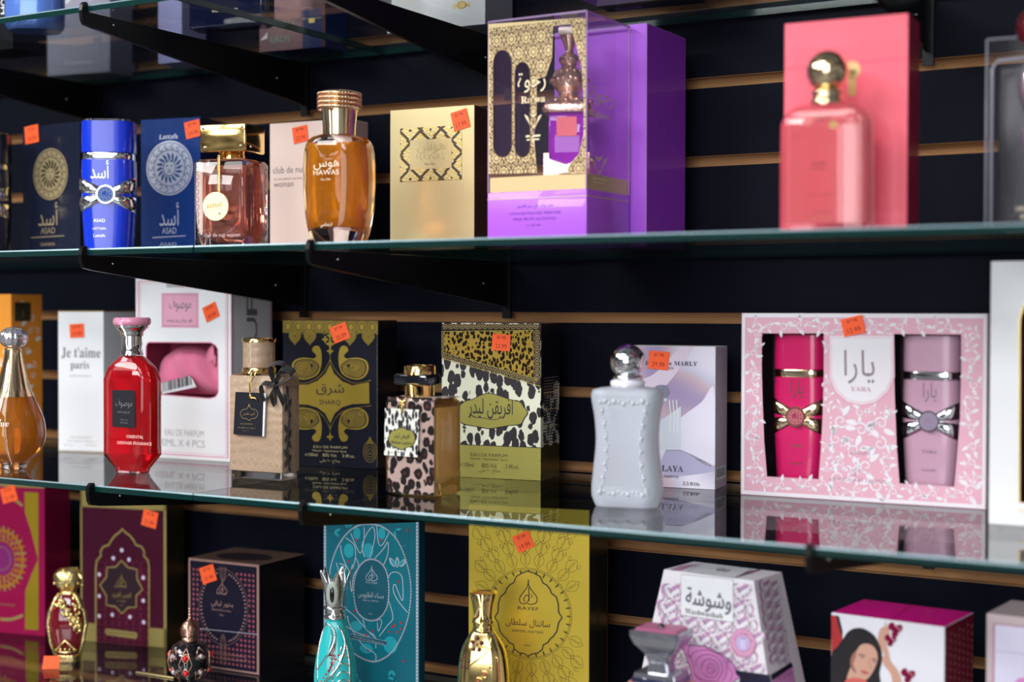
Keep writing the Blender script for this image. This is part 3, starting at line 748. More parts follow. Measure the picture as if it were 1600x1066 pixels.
# eight pointed concave star
star = [(586, 362), (606, 412), (648, 452), (700, 474), (788, 458), (790, 568), (700, 572), (648, 588), (610, 620), (586, 672), (560, 620), (520, 590), (470, 575), (400, 572), (400, 470), (470, 470), (520, 450), (562, 412)]
f.poly(star, GLD, 1)
for sgn in (1, -1):
    pts = [(586, 340), (618, 400), (660, 440), (720, 462), (795, 448)]; pts2 = [(586, 700), (618, 640), (660, 606), (720, 590), (795, 580)]
    for P_ in (pts, pts2):
        for i, q in enumerate(crom(P_, 7)):
            u, v = f.uv(586+sgn*(q[0]-586), q[1]); f.ell(u, v, .0006, .0006, GLD, 2, 8)
    def pais(sx, flip):
        o = [(650, 268), (636, 285), (630, 320), (632, 370), (650, 415), (690, 438), (735, 444), (770, 425), (786, 390), (778, 350), (745, 332), (705, 330), (672, 334), (658, 320), (668, 306), (680, 292), (672, 272)]
        m_ = lambda x, y: (586+sgn*(x-586), y if not flip else 1034-y)
        f.blob([m_(*q) for q in o], GLD, 2, sub=4)
        cx_, cy_ = 708, 385; sh = lambda k_, L_, mm: f.blob([m_(cx_+(x-cx_)*k_, cy_+(y-cy_)*k_) for x, y in o if y > 325], mm, L_, sub=4)
        sh(.86, 3, NAVY); sh(.80, 4, GLD2); 
        for i in range(10):
            u, v = f.uv(*m_(cx_+random.uniform(-45, 45), cy_+random.uniform(-26, 30))); f.spiral(u, v, .0035, 1.2, random.uniform(0, 6), 1, .0005, GLD, 5)
        x_, y_ = m_(682, 372); f.poly([f.uv(x_-9, y_-8), f.uv(x_+9, y_-8), f.uv(x_, y_+14)], NAVY, 6, False)
    pais(sgn, False); pais(sgn, True)
for x_, y_, r_ in ((586, 296, .004), (586, 742, .004), (586, 215, .004), (586, 258, .005), (560, 235, .004), (612, 235, .004)):
    u, v = f.uv(x_, y_)
    for a in range(4): f.leaf(u, v, r_, r_*.6, a*pi/2, GLD, 2)
for i in range(14):
    for yy in (300, 720):
        pass
for yy in list(range(318, 362, 8))+list(range(680, 724, 8)):
    u, v = f.uv(586, yy); f.ell(u, v, .0005, .0005, GLD, 2, 8)
INKD = mat('black_ink', (.01, .01, .012), .5)
f.text('شرق', 586, 528, 62, INKD, 4, wd=145, full=True); f.text('SHARQ', 585, 574, 24, INKD, 4, wd=108)
PGI = mat('pale_gold_ink', (.55, .47, .26), .4, .4)
f.text('EAU DE PARFUM', 586, 802, 13, PGI, 1, wd=175); f.text('Natural - Vaporisateur Spray', 582, 820, 11, PGI, 1, wd=178); f.text('℮100ml    80% Vol.    3.4fl.oz.', 584, 846, 17, PGI, 1, wd=258); f.text('بخاخ ١٠٠ ملي', 584, 880, 22, PGI, 1, wd=104, full=True)
for cu, sg in ((c.w-.009, 1), (.010, 1)):
    for r_ in (.009, .0068, .0046, .0022): f.ring(cu, .018, r_*.85, r_*1.25, .0007, GLD2, 2, 20)
    f.poly([(cu-.004, .026), (cu+.004, .026), (cu, .034)], GLD2, 2, False)
for i in range(60): f.ell(c.w-.0008, .003+i*(c.h-.006)/60, .0003, .0005, PGI, 3, 6)
st_on(c, 638, 200, 88, 88, 20, '25.99', zoom=(340, 460, 3.33))
c.done()

# leopard bottle
LEO = spots_mat('pink_leopard_print', (.02, .012, .014), (.72, .55, .50), (.16, .055, .05), 120, .50, (1, 1, .85))
LEOT = spots_mat('pale_zebra_print', (.02, .014, .02), (.70, .72, .66), None, 200, .46, (1.5, 1, .7))
cx, cy, w, d = centre(599, 679, 723.5, -.243, H2+.05, -3)
B = Bottle(cx, cy, H2, -3, 'rectangular glass bottle wrapped in leopard print beside the leopard print box')
b = MB()
def secs(i=0., z0=0., z1=.0868):
    return [(z0+i, w/2-.003-i, d/2-.003-i, .005), (z0+.002+i, w/2-i, d/2-i, .006), (z1-.004-i, w/2-i, d/2-i, .006), (z1-.001-i, w/2-.003-i, d/2-.003-i, .005), (z1-i, w/2-.006-i, d/2-.005-i, .004)]
b.loft(secs(), GLASS, k=4); B.put(b, 'glass_body')
b = MB(); b.loft([(.0165, w/2-.0026, d/2-.0026, .005), (.0785, w/2-.0026, d/2-.0026, .005)], mat('honey_perfume', (1.0, .60, .17), .3, spec=.1, trans=.1, ior=1.36), k=3); B.put(b, 'perfume')
b = MB()
T_ = .0007; xL, xR = -w/2+.0055, w/2-.0005
b.add([(xL, -d/2-T_, .0015), (xR, -d/2-T_, .0015), (xR, -d/2-T_, .0840), (xL, -d/2-T_, .0840)], [(0, 1, 2, 3)], LEO)
b.box(xL, xR, -d/2-T_, -d/2-.0001, .0015, .0840, LEO); b.box(xL, xR, -d/2-T_, d/2-.004, .0869, .0876, LEO); b.box(xL, xR-.003, -d/2-T_, -d/2+.006, .0838, .0876, LEO)
B.put(b, 'leopard_wrap')
b = MB(); xo = -.004; b.lathe([(.0135, .0878), (.0135, .0975), (.0140, .098)], GOLD, c=(xo, 0)); b.lathe([(.0143, .1075), (.0143, .1145), (.0128, .1160), (.0125, .1152)], GOLD, c=(xo, 0)); B.put(b, 'gold_cap')
b = MB(); b.box(xo-.0215, xo+.0155, -.011, .011, .0977, .1078, mat('black_acrylic', (.006, .007, .012), .08, coat=1), .0015); B.put(b, 'black_collar')
b = MB(); ff = B.face(b, -d/2-.0022).zoom(580, 460, 2.9625); q = [ff.uv(*p) for p in ((66, 527), (225, 534), (216, 755), (62, 744))]
b.prism(q, 0, .0008, LEOT, P=ff.P); ff = B.face(b, -d/2-.0031).zoom(580, 460, 2.9625)
OLV = mat('olive_gold', (.46, .42, .11), .32, .5)
pl = [(82, 668), (96, 636), (115, 630), (140, 618), (168, 630), (190, 636), (203, 668), (190, 700), (168, 706), (140, 718), (115, 706), (96, 700)]
ff.blob([(142+(x-142)*1.06, 668+(y-668)*1.08) for x, y in pl], INKD, 1, sub=4); ff.blob(pl, OLV, 2, sub=4)
ff.text('افريقن ليدر', 142, 672, 30, INKD, 4, wd=72, full=True); ff.text('African Leather', 142, 695, 17, INKD, 4, wd=100)
B.put(b, 'hang_tag', label='leopard print tag with olive gold plaque')
b = MB(); ff = B.face(b, -d/2-.0032).zoom(580, 460, 2.9625); P3 = lambda x, y, n=0: tuple(ff.P(*ff.uv(x, y), n))
b.tube([P3(120, 480, -.003), P3(136, 492), P3(142, 520), P3(143, 552)], .0010, GOLD, 6); b.tube([P3(165, 480, -.003), P3(150, 495), P3(146, 520), P3(147, 548)], .0010, GOLD, 6)
for a in range(4): b.tube([P3(146, 498), P3(134+a*7, 512, .001), P3(130+a*9, 528)], .0006, GOLD, 5)
b.sphere(P3(144, 500), .0022, GOLD, 10); B.put(b, 'gold_string')

# leopard print carton
LEO2 = spots_mat('cream_leopard_print', (.016, .010, .016), (.74, .74, .58), None, 100, .50, (1.3, 1, .72))
LEO3 = spots_mat('gold_leopard_print', (.02, .012, .004), (.55, .36, .06), None, 240, .47, (1.3, 1, .85), .3, .6)
BRN = mat('brown_band', (.045, .018, .010), .4)
c = carton('perfume_box', 690, 845, 874, -.099, H2, 8, 505, 'leopard print perfume box with an olive gold plaque and base band', LEO2, tx=686, side=LEO2)
f = c.F.zoom(580, 460, 2.9625); W_, h_ = c.w, c.h
b0 = f.uv(600, 703)[1]
f.rect(0, 0, W_, b0, OLV, 1); f.line([(0, b0), (W_, b0)], .0007, INKD, 2, False)
c.S.rect(0, 0, c.d, b0, mat('dark_olive', (.10, .085, .012), .3, .6), 1)
f.poly([f.uv(316, 158), f.uv(784, 158), f.uv(784, 422), f.uv(316, 292)], BRN, 1, False)
f.rect(.0, h_-.0095, W_, h_-.001, BRN, 1)
f.poly([(338, 172), (752, 166), (752, 388), (338, 270)], LEO3, 3)
f.line([(338, 172), (752, 166), (752, 388), (338, 270)], .0006, OLV, 4, closed=True)
def beads(a, b_, n):
    for i in range(n):
        u, v = f.uv(a[0]+(b_[0]-a[0])*(i+.5)/n, a[1]+(b_[1]-a[1])*(i+.5)/n); f.ring(u, v, .0024, .0024, .0006, KH, 3, 12); f.ell(u, v, .0009, .0009, KH, 3, 8)
beads((330, 150), (775, 148), 17); beads((326, 170), (326, 285), 5); beads((326, 285), (770, 402), 17); beads((768, 165), (768, 400), 9)
for x0_ in ((316, 292, 784, 422),): f.line([(316, 296), (784, 426)], .0006, OLV, 4)
pl = [(395, 545), (430, 500), (470, 488), (505, 470), (545, 460), (590, 470), (640, 488), (688, 500), (705, 522), (722, 548), (706, 575), (690, 600), (640, 606), (590, 614), (545, 620), (500, 612), (450, 604), (415, 590)]
f.blob([(556+(x-556)*1.03, 540+(y-540)*1.05) for x, y in pl], INKD, 3, sub=4); f.blob(pl, OLV, 4, sub=4)
f.text('افريقن ليدر', 553, 576, 92, INKD, 6, wd=205, full=True)
f.curve([(455, 552), (480, 568), (520, 572), (560, 580), (600, 575)], [.0010]*7+[.0006]*18, INKD, 6)
DOL = mat('dark_olive_ink', (.06, .05, .008), .5)
f.text('EAU DE PARFUM', 545, 752, 15, DOL, 3, wd=170); f.text('Natural - Vaporisateur Spray', 545, 768, 11, DOL, 3, wd=172); f.text('℮100ml      80% Vol.      3.4fl.oz.', 548, 803, 20, DOL, 3, wd=270); f.text('بخاخ ١٠٠ ملي', 548, 830, 22, DOL, 3, wd=98, full=True)
s_ = c.S; s_.poly([(0, h_), (c.d, h_), (c.d, h_-.052), (0, h_-.082)], BLACKC, 1, False)
for i in range(24): s_.rect(.006+random.uniform(0, .002), .034+i*.0028, c.d-.004-random.uniform(0, .003), .0353+i*.0028, BLACKC if i % 6 else PGI, 2)
for i in range(24):
    if i % 6: s_.rect(.008, .0348+i*.0028, c.d-.006-random.uniform(0, .012), .0352+i*.0028, GREYL, 3)
st_on(c, 603, 223, 84, 76, -3, '23.99', zoom=(580, 460, 2.9625))
c.done()

# frosted white bottle with chrome ball
FROST = mat('frosted_glass', (.74, .79, .87), .38, trans=.55, ior=1.4, sss=.0, bump=(60, .05, .001))
RELIEF = mat('frosted_relief', (.76, .81, .88), .42, trans=.3)
p0 = aty(980, 790, -.205); B = Bottle(p0.x, -.205, H2, 14, 'frosted white waisted perfume bottle with chrome ball stopper'); hw = .0306
waist = [(.004, .90), (.010, .985), (.02, .965), (.05, .86), (.06, .855), (.075, .89), (.09, .985), (.096, 1.0)]
def fro(i=0.):
    o = [(0+i, hw*.86-i, .0155-i, .012)]
    for j in range(17):
        z = .003+j*(.0945-.003)/16; o.append((z, hw*interp([(r_, z_) for z_, r_ in waist], z)-i, .0175-i, .013))
    return o+[(.0985-i, hw*.95-i, .0165-i, .012), (.1000-i, hw*.78-i, .0145-i, .011), (.1012-i, hw*.45-i, .0125-i, .012)]
b = MB(); b.loft(fro(), FROST, k=6); f = B.face(b, -.0176)
for zz in (.088, .0875): pass
for i in range(11):
    u = -.020+i*.004; z_ = .0885+.0012*sin(i*2.3); b.sphere((u, -.0170, z_), .0019+.0006*(i % 2), RELIEF, 8)
    b.sphere((u*1.02, -.0169, .0125+.0012*sin(i*1.9)), .0017+.0006*(i % 3 == 0), RELIEF, 8)
for sgn in (-1, 1):
    for i in range(26):
        z = .014+i*.0028; u = sgn*(.0205-.0065*sin(pi*(z-.010)/.08)); b.sphere((u+sgn*.001*sin(i*1.7), -.0171, z), .0013+.0006*(i % 4 == 0), RELIEF, 8)
for i in range(5): f.spiral(-.012+i*.006, .014, .0035, 1.4, i, 1, .0009, RELIEF, 3); f.spiral(-.012+i*.006, .0855, .003, 1.4, i+2, 1, .0009, RELIEF, 3)
B.put(b, 'flacon')
b = MB(); b.lathe([(.0133, .1010), (.0146, .1025), (.0146, .1055), (.0135, .1065)], mat('white_plastic', (.82, .84, .9), .3), k=8); B.put(b, 'collar')
b = MB(); b.lathe([(.0112, .1065), (.0125, .1075), (.0125, .1100), (.009, .1115)], CHROME, k=8); b.sphere((0, 0, .1225), .0149, CHROME, 40)
for i in range(16): a = i*2*pi/16; b.sphere((.0148*cos(a)*.75, -.0149*.55+.003*sin(a), .1225+.0148*sin(a)*.6), .0012, CHROME, 8)
B.put(b, 'ball_stopper')

# lilac satin carton
def satin():
    m = mat('satin_picture', (.6, .5, .62), .42, coat=.3); t = m.node_tree; bs = t.nodes['Principled BSDF']; L = t.links
    tc = t.nodes.new('ShaderNodeTexCoord'); w_ = t.nodes.new('ShaderNodeTexWave'); w_.bands_direction = 'DIAGONAL'; w_.inputs['Scale'].default_value = 4.2; w_.inputs['Distortion'].default_value = 4; w_.inputs['Detail Scale'].default_value = 2.5; w_.inputs['Detail'].default_value = 1.2
    r = t.nodes.new('ShaderNodeValToRGB'); e = r.color_ramp.elements; e[0].color = (.36, .28, .48, 1); e[1].color = (.80, .76, .88, 1); a = e.new(.35); a.color = (.58, .42, .50, 1); a = e.new(.62); a.color = (.60, .58, .74, 1)
    L.new(tc.outputs['Object'], w_.inputs['Vector']); L.new(w_.outputs['Fac'], r.inputs[0]); L.new(r.outputs[0], bs.inputs['Base Color']); return m
SAT = satin()
c = carton('perfume_box', 976, 1117.5, 1136, -.073, H2, 6, 540.5, 'lilac satin print perfume box standing behind the frosted bottle', SAT, side=LILACB, top=mat('cream_card', (.80, .78, .76), .4), edge=MATS['cream_card'])
f = c.F.zoom(880, 500, 2.96)
for pts, col in (([(700, 320), (640, 380), (560, 440), (470, 520), (470, 600), (560, 610), (703, 668)], 'a'), ([(470, 610), (540, 600), (703, 680), (703, 700), (470, 720)], 'b'), ([(540, 130), (600, 130), (480, 300), (400, 340), (300, 300), (420, 250)], 'c')):
    f.blob(pts, mat('satin_' + col, {'a': (.74, .71, .84), 'b': (.42, .40, .60), 'c': (.72, .60, .74)}[col], .5), 1, sub=5)
f.poly([(430, 480), (545, 400), (545, 590), (530, 602), (430, 600)], mat('printed_frost', (.62, .66, .76), .5), 2)
f.blob([(418, 330), (430, 306), (455, 300), (480, 306), (492, 335), (480, 358), (455, 362), (430, 358)], mat('printed_ball', (.28, .29, .40), .3, .4), 3); f.prect(436, 362, 480, 376, MATS['printed_frost'], 4)
for x_ in (492, 508, 524): f.line([(x_, 370), (x_+6, 440), (x_+4, 520)], .0009, WHITE, 4)
PI_ = mat('plum_ink', (.07, .05, .09), .5)
f.text(serif('PARFUMS de MARLY'), 470, 210, 20, PI_, 5, wd=300); f.text(serif('PARIS'), 475, 228, 11, PI_, 5, wd=72)
f.text(serif('VALAYA'), 480, 700, 28, PI_, 5, wd=152); f.text(serif('EAU DE PARFUM'), 470, 728, 10, PI_, 5, wd=126); f.text(serif('2.5 fl.Oz'), 592, 765, 15, PI_, 5, wd=76)
s_ = c.S; s_.rect(.004, .008, c.d-.004, .020, WHITE, 1)
for i in range(12): s_.rect(.006+i*(c.d-.013)/12, .010, .0066+i*(c.d-.013)/12+random.uniform(0, .0008), .0185, BLACKC, 2)
st_on(c, 442, 187, 94, 84, -4, '29.99', zoom=(880, 500, 2.96))
c.done()

# pink twin set carton
YP = mat('powder_pink_print', (.74, .40, .50), .5, coat=.3); YW = mat('print_white', (.80, .76, .82), .5, coat=.3)
c = carton('perfume_gift_box', 1158, 1542, None, -.083, H2, 2.5, 490, 'wide pink and white scrollwork gift box with two windowed bottles', YP, d=.062, edge=YW, side=YW)
f = c.F.zoom(1130, 400, 2.2213)
w1 = [f.uv(*q) for q in ((134, 269), (349, 269), (349, 400), (345, 560), (338, 680), (331, 775), (152, 766), (142, 640), (136, 480), (134, 400))]
w2 = [f.uv(*q) for q in ((593, 271), (826, 273), (826, 400), (822, 560), (812, 690), (802, 801), (612, 790), (602, 660), (595, 480), (593, 400))]
PLUM = mat('plum_inside', (.035, .012, .022), .5)
windowed(c, [w1, w2], .056, PLUM, PLUM, YP)
bo = .0042; f.line([(bo/2, bo/2), (c.w-bo/2, bo/2), (c.w-bo/2, c.h-bo/2), (bo/2, c.h-bo/2)], bo, YW, 1, False, True)
def inside(u, v, wn, m=.003):
    us = [p[0] for p in wn]; vs_ = [p[1] for p in wn]; return min(us)-m < u < max(us)+m and min(vs_)-m < v < max(vs_)+m
shield = [(371, 278), (590, 278), (590, 420), (572, 468), (530, 505), (481, 516), (432, 505), (390, 468), (371, 420)]
sh_uv = [f.uv(*q) for q in shield]
def free(u, v, m): return .006+m < u < c.w-.006-m and .006+m < v < c.h-.006-m and not inside(u, v, w1, m+.001) and not inside(u, v, w2, m+.001) and not inside(u, v, sh_uv, m)
rnd = random.Random(3); placed = []
def sprig(u, v, a, s):
    f.spiral(u, v, .0060*s, 1.25, a, 1 if rnd.random() < .5 else -1, .0016*s, YW, 1)
    for j in range(3):
        aa = a+j*2.1+rnd.uniform(-.4, .4); f.leaf(u+.005*s*cos(aa), v+.005*s*sin(aa), .0105*s, .0052*s, aa+.3, YW, 1, rnd.choice((-.3, .3)))
    for j in range(3): f.ell(u+.009*s*cos(a+j*.5+3.6), v+.009*s*sin(a+j*.5+3.6), .0010*s, .0010*s, YW, 1, 8)
for k_ in range(6000):
    u, v = rnd.uniform(0, c.w), rnd.uniform(0, c.h); s = (1, .85, .62, .42)[min(3, k_//1200)]; 
    if free(u, v, .0135*s-.0045) and all((u-a)**2+(v-b_)**2 > (.0085*(s+t))**2 for a, b_, t in placed):
        placed.append((u, v, s)); sprig(u, v, rnd.uniform(0, 6.3), s)
f.line(shield, .003, YP, 2, closed=True); f.poly(shield, YW, 3)
f.line([(376, 284), (585, 284), (585, 420), (567, 465), (528, 500), (481, 510), (434, 500), (395, 465), (376, 420)], .0006, YP, 4, closed=True)
YI = mat('taupe_ink', (.30, .24, .26), .4, .3); YI2 = mat('mauve_ink', (.50, .30, .38), .5)
f.text('يارا', 472, 445, 118, YI, 5, wd=106, full=True); f.text(serif('YARA'), 478, 470, 16, YI2, 5, wd=72)
f.text('Lattafa', 468, 690, 14, YI2, 3, wd=82, slant=.2); f.text(serif('5'), 455, 764, 22, YI2, 3, wd=16); f.text('TH', 474, 748, 8, YI2, 3, wd=22); f.text(serif('ANNIVERSARY EDITION'), 466, 784, 12, YI2, 3, wd=200)
st_on(c, 452, 243, 76, 62, 13, '12.99', zoom=(1130, 400, 2.2213), d=.0012)
c.done(); film(c, w1); film(c, w2)
def banded(B, w, d, h, body, metal, ink, emblem, txts, k=1., capz=None):
    """tapered oval bottle with crossing metal bands; shared by the twin set, the blue and the black bottles"""
    a, e = w/2, d/2; rr = min(a, e)*.8; z1 = h*.70; z2 = h*.755
    out = [(0, .86), (h*.02, .885), (h*.25, .955), (h*.42, .995), (h*.62, 1.0), (z1, .985)]
    def half(v): return a*interp([(r_, z_) for z_, r_ in out], v)
    b = MB(); b.loft([(z, a*r_, e*(.9+.1*r_), rr) for z, r_ in out], body, k=8); 
    B.put(b, 'body')
    b = MB(); b.loft([(z1+.0002, a*.93, e*.93, rr), (z1+h*.012, a*.95, e*.95, rr), (z2-h*.012, a*.95, e*.95, rr), (z2-.0002, a*.93, e*.93, rr)], metal, k=8); B.put(b, 'neck_ring')
    b = MB(); b.loft([(z2, a*.99, e*.99, rr), (h*.80, a*1.0, e*1.0, rr), (h*.985, a*.99, e*.99, rr)], body, k=8); b.loft([(h*.9852, a*.99, e*.99, rr), (h, a*.95, e*.95, rr)], metal, k=8); B.put(b, 'cap')
    # crossing bands follow the body
    def wr(u, v, n):
        A = half(v)+n; E = e+n; r_ = rr+n; s = max(-A, min(A, u)); lim = A-r_
        if abs(s) <= lim: y = -E
        else:
            t = min(1., (abs(s)-lim)/r_); y = -(E-r_+r_*sqrt(max(0, 1-t*t)))
        return Vector((s, y, v))
    b = MB(); mz = h*.44
    for sg in (1, -1):
        for side in (1, -1):
            vs = []; n = 12
            for i in range(n+1):
                t = i/n; u = side*(a*.12+t*(a*.93)); z = mz+sg*(h*.016+h*.060*t**.9); wd_ = h*(.030+.036*t)
                if i == n: u = side*a*1.03
                for q, nn in ((-1, .0006), (-.55, .0026), (.55, .0026), (1, .0006)): vs.append(wr(u, z+q*wd_/1.15, nn))
            fs = [(4*i+j, 4*(i+1)+j, 4*(i+1)+j+1, 4*i+j+1) for i in range(n) for j in range(3)]
            b.add(vs, fs if side > 0 else [q[::-1] for q in fs], metal, True)
    B.put(b, 'crossed_bands')
    b = MB(); ff = B.face(b, -e-.0028); R_ = h*.068
    b.prism([(R_*cos(2*pi*i/28), mz+R_*1.0*sin(2*pi*i/28)) for i in range(28)], -.002, .0012, metal, P=ff.P)
    ff = B.face(b, -e-.0041); ff.ell(0, mz, R_*.86, R_*.86, emblem, 0); ML = mat('relief_line_'+metal.name, (.55, .38, .22) if 'gold' in metal.name else (.30, .34, .50), .5, .2, spec=.2); ff.ring(0, mz, R_*.7, R_*.7, R_*.06, ML, 1, 24); ff.ring(0, mz, R_*.42, R_*.42, R_*.05, ML, 1, 20)
    for i in range(10): ff.spiral(R_*.56*cos(i*.63), mz+R_*.56*sin(i*.63), R_*.12, 1, i, 1, R_*.05, ML, 1)
    ff.text('ل', 0, mz-R_*.3, R_*.6, ML, 1, px=False, full=True)
    B.put(b, 'medallion')
    b = MB(); ff = B.face(b, -e, lambda u, v, n: wr(u, v, n+.0001))
    for t_, u, v, hh, wd_, fl in txts: ff.text(t_, u, v, hh, ink, 1, px=False, wd=wd_, full=fl)
    B.put(b, 'lettering')
MAG = mat('magenta_lacquer', (.72, .012, .14), .25, coat=.6); LILAC = mat('lilac_lacquer', (.62, .36, .48), .3, coat=.5)
for (xa, xb, ya, yb), m1, m2, em, ink, lab in (((160, 345, 280, 772), MAG, PGOLD, mat('magenta_dull', (.45, .02, .12), .4, .3), PGOLD, 'magenta bottle with gold crossed bands in the left window of pink twin set'),
                                        ((610, 822, 283, 798), LILAC, CHROME, mat('lilac_dull', (.34, .22, .30), .4, .3), mat('violet_ink', (.30, .20, .30), .3, .4), 'lilac bottle with chrome crossed bands in the right window of pink twin set')):
    f = c.F.zoom(1130, 400, 2.2213); u0, v0 = f.uv(xa, yb); u1, v1 = f.uv(xb, ya); ww = (u1-u0)*1.02; u0 -= .002
    loc = c.loc+c.F.R @ Vector(((u0+u1)/2, .0225, 0)); 
    B = Bottle(loc.x, loc.y, c.loc.z+v0-.0032, 2.5, lab); hh = v1-v0+.006
    banded(B, ww, .032, hh, m1, m2, ink, em, [('يارا', 0, hh*.56, hh*.125, hh*.085, True), (serif('YARA'), 0, hh*.235, hh*.020, hh*.095, False), ('Lattafa', 0, hh*.12, hh*.016, hh*.085, False)])

# white windowed carton at the right edge
c = carton('perfume_gift_box', 1546.5, 1700, None, -.157, H2, 2, 409, 'tall white gift box with a rounded window, cut off by the right edge', mat('pearl_card', (.80, .81, .83), .4, coat=.3), d=.07)
f = c.F.zoom(1130, 400, 2.2213)
wn = [f.uv(*q) for q in ((1028, 856), (1028, 270), (1030, 215), (1040, 180), (1056, 155), (1085, 140), (1120, 135))]
xr = c.w-.012; wn = wn+[(xr, wn[-1][1]), (xr, wn[0][1]-.002)]
windowed(c, [wn[::-1]], .05, mat('brown_inside', (.09, .03, .02), .5), MATS['brown_inside'], MATS['pearl_card'])
f.line(wn, .0012, FOILG, 1, False, True); f.text('EAU DE PARFUM', 1075, 893, 11, FOILG, 1, wd=100)
c.done(); film(c, wn[::-1])
u0, v0 = wn[0]; B = Bottle(*(c.loc+c.F.R @ Vector((u0+.0225, .026, v0-.0002))), 2, 'dark bottle with brown top inside the white gift box at right edge')
b = MB(); b.loft([(0, .016, .014, .01), (.004, .018, .015, .01), (.075, .018, .015, .01), (.080, .014, .011, .01)], mat('plum_lacquer', (.12, .012, .05), .15, coat=.6)); B.put(b, 'body')
b = MB(); b.lathe([(.011, .0802), (.011, .088), (.015, .0885), (.015, .112), (.012, .116)], mat('brown_lacquer', (.13, .055, .02), .2, coat=.6)); B.put(b, 'cap')

# ------------------------------------------------------------ second shelf (H1), left to right
MIDN = mat('midnight_card', (.010, .013, .030), .22, coat=.35, spec=.3, bump=(45, .25, .003)); ROYAL = mat('deep_blue_card', (.010, .036, .17), .22, coat=.4, spec=.3, bump=(45, .25, .003))
BRASS = mat('brass_print', (.52, .42, .24), .35, .6); SILP = mat('silver_print', (.55, .58, .68), .35, .5)
ASAD = 'أسد'
def medallion(f, x, y, rpx, m, dark):
    u, v = f.uv(x, y); r = abs(f.uv(x, y-rpx)[1]-v)
    f.ell(u, v, r, r, m, 1, 48)
    f.ring(u, v, r*.93, r*.93, r*.03, dark, 3, 48); f.ring(u, v, r*.66, r*.66, r*.03, dark, 3, 40)
    for i in range(18):
        a = i*2*pi/18; cu, cv = u+r*.79*cos(a), v+r*.79*sin(a)
        f.line([(cu+r*.09*cos(a+k_), cv+r*.09*sin(a+k_)) for k_ in (0, 1.6, 3.1, 4.2)], r*.035, dark, 3, False)
    for i in range(16): f.leaf(u+r*.28*cos(i*.393), v+r*.28*sin(i*.393), r*.30, r*.11, i*.393, dark, 3, .3)
    f.ell(u, v, r*.27, r*.30, m, 4, 20); f.ring(u, v, r*.26, r*.28, r*.03, dark, 5, 20)
    for s_ in (-1, 1):
        f.ell(u+s_*r*.10, v+r*.08, r*.045, r*.03, dark, 5, 8); f.leaf(u+s_*r*.05, v+r*.22, r*.14, r*.08, s_*.5+(0 if s_ > 0 else pi), dark, 5)
    f.poly([(u-r*.05, v-r*.05), (u+r*.05, v-r*.05), (u, v-r*.12)], dark, 5, False); f.line([(u-r*.09, v-r*.17), (u, v-r*.13), (u+r*.09, v-r*.17)], r*.03, dark, 5, False)
def stars_card(c, f, mx, my, mr, tx, m, dark, base):
    medallion(f, mx, my, mr, m, dark)
    f.text(ASAD, tx, 940, 96, m, 1, wd=82, full=True); f.text('ASAD', tx, 973, 25, m, 1, wd=60); f.line([(tx-70, 990), (tx+68, 982)], .0010, m, 1)
# black bottle cut by the left edge
B = Bottle(-1.331, -.20, H1, 30, 'black bottle with gold crossed bands cut off by the left edge of the second shelf')
BLKL = mat('black_lacquer', (.010, .010, .014), .2, coat=.6)
banded(B, .054, .034, .139, BLKL, PGOLD, PGOLD, mat('black_dull', (.02, .02, .02), .4), [(ASAD, 0, .085, .014, .02, True)])
c = carton('perfume_box', 35.5, 124.5, 131, -.16, H1, -3, 199, 'black perfume box with a brass lion medallion, second shelf left', MIDN, side=BLACKC, tx=37)
f = c.F.zoom(0, 0, 2.665); stars_card(c, f, 210, 725, 108, 200, BRASS, MATS['dark_bronze'], 0); f.text('ZAAFARAN', 198, 1024, 14, BRASS, 1, wd=60)
st_on(c, 134, 560, 56, 74, 5, '24.99', zoom=(0, 0, 2.665)); c.done()
BLUEL = mat('cobalt_lacquer', (.004, .035, .62), .22, coat=.6)
p0 = aty(171, 384, -.20); B = Bottle(p0.x, -.20, H1, 36, 'cobalt blue bottle with silver crossed bands between two lion medallion boxes')
SILI = mat('silver_ink', (.75, .78, .85), .3, .5)
banded(B, .0560, .040, .1415, BLUEL, CHROME, SILI, mat('blue_dull', (.015, .08, .38), .5, spec=.2), [(ASAD, -.0065, .079, .019, .019, True), ('ASAD', -.007, .0335, .0035, .012, False), ('LATTAFA', -.007, .0255, .0026, .014, False), ('Lattafa', -.007, .018, .0032, .012, False)])
c = carton('perfume_box', 220, 313, 400, -.13, H1, 9.2, 188, 'dark blue perfume box with a silver lion medallion, second shelf', ROYAL, side=mat('blue_side_shaded', (.008, .016, .06), .25))  # side blue is the card's blue darkened to carry shade
f = c.F.zoom(0, 0, 2.665); stars_card(c, f, 706, 700, 114, 705, SILP, mat('blue_line', (.03, .07, .22), .4), 0); f.text('Lattafa', 702, 578, 20, SILP, 1, wd=76, slant=.2); f.text('ASAD', 700, 1024, 14, SILP, 1, wd=70)
st_on(c, 804, 538, 64, 70, 10, '24.99', zoom=(0, 0, 2.665)); c.done()

# rose bottle with coin pendant
ROSEL = mat('rose_perfume', (.95, .36, .26), .04, trans=.78, ior=1.36)
cx, cy, w, d = centre(302, 383, 421, -.262, H1+.05, 12)
B = Bottle(cx, cy, H1, 12, 'square rose tinted glass bottle with gold cube cap and coin pendant')
b = MB(); b.loft([(0, w/2-.003, d/2-.003, .003), (.002, w/2, d/2, .004), (.083, w/2, d/2, .004), (.0862, w/2-.002, d/2-.002, .004), (.0868, w/2-.005, d/2-.005, .003)], GLASS, k=3); B.put(b, 'glass_body')
b = MB(); b.box(-w/2+.0075, w/2-.0055, -d/2+.0055, d/2-.0055, .0145, .0795, ROSEL, .003); B.put(b, 'perfume')
b = MB(); f = B.face(b, -d/2).zoom(0, 0, 2.665)
for i in range(10): f.ring(-w/2+.0042, .012+i*.0072, .0020, .0026, .0005, CHROME, 1, 14)
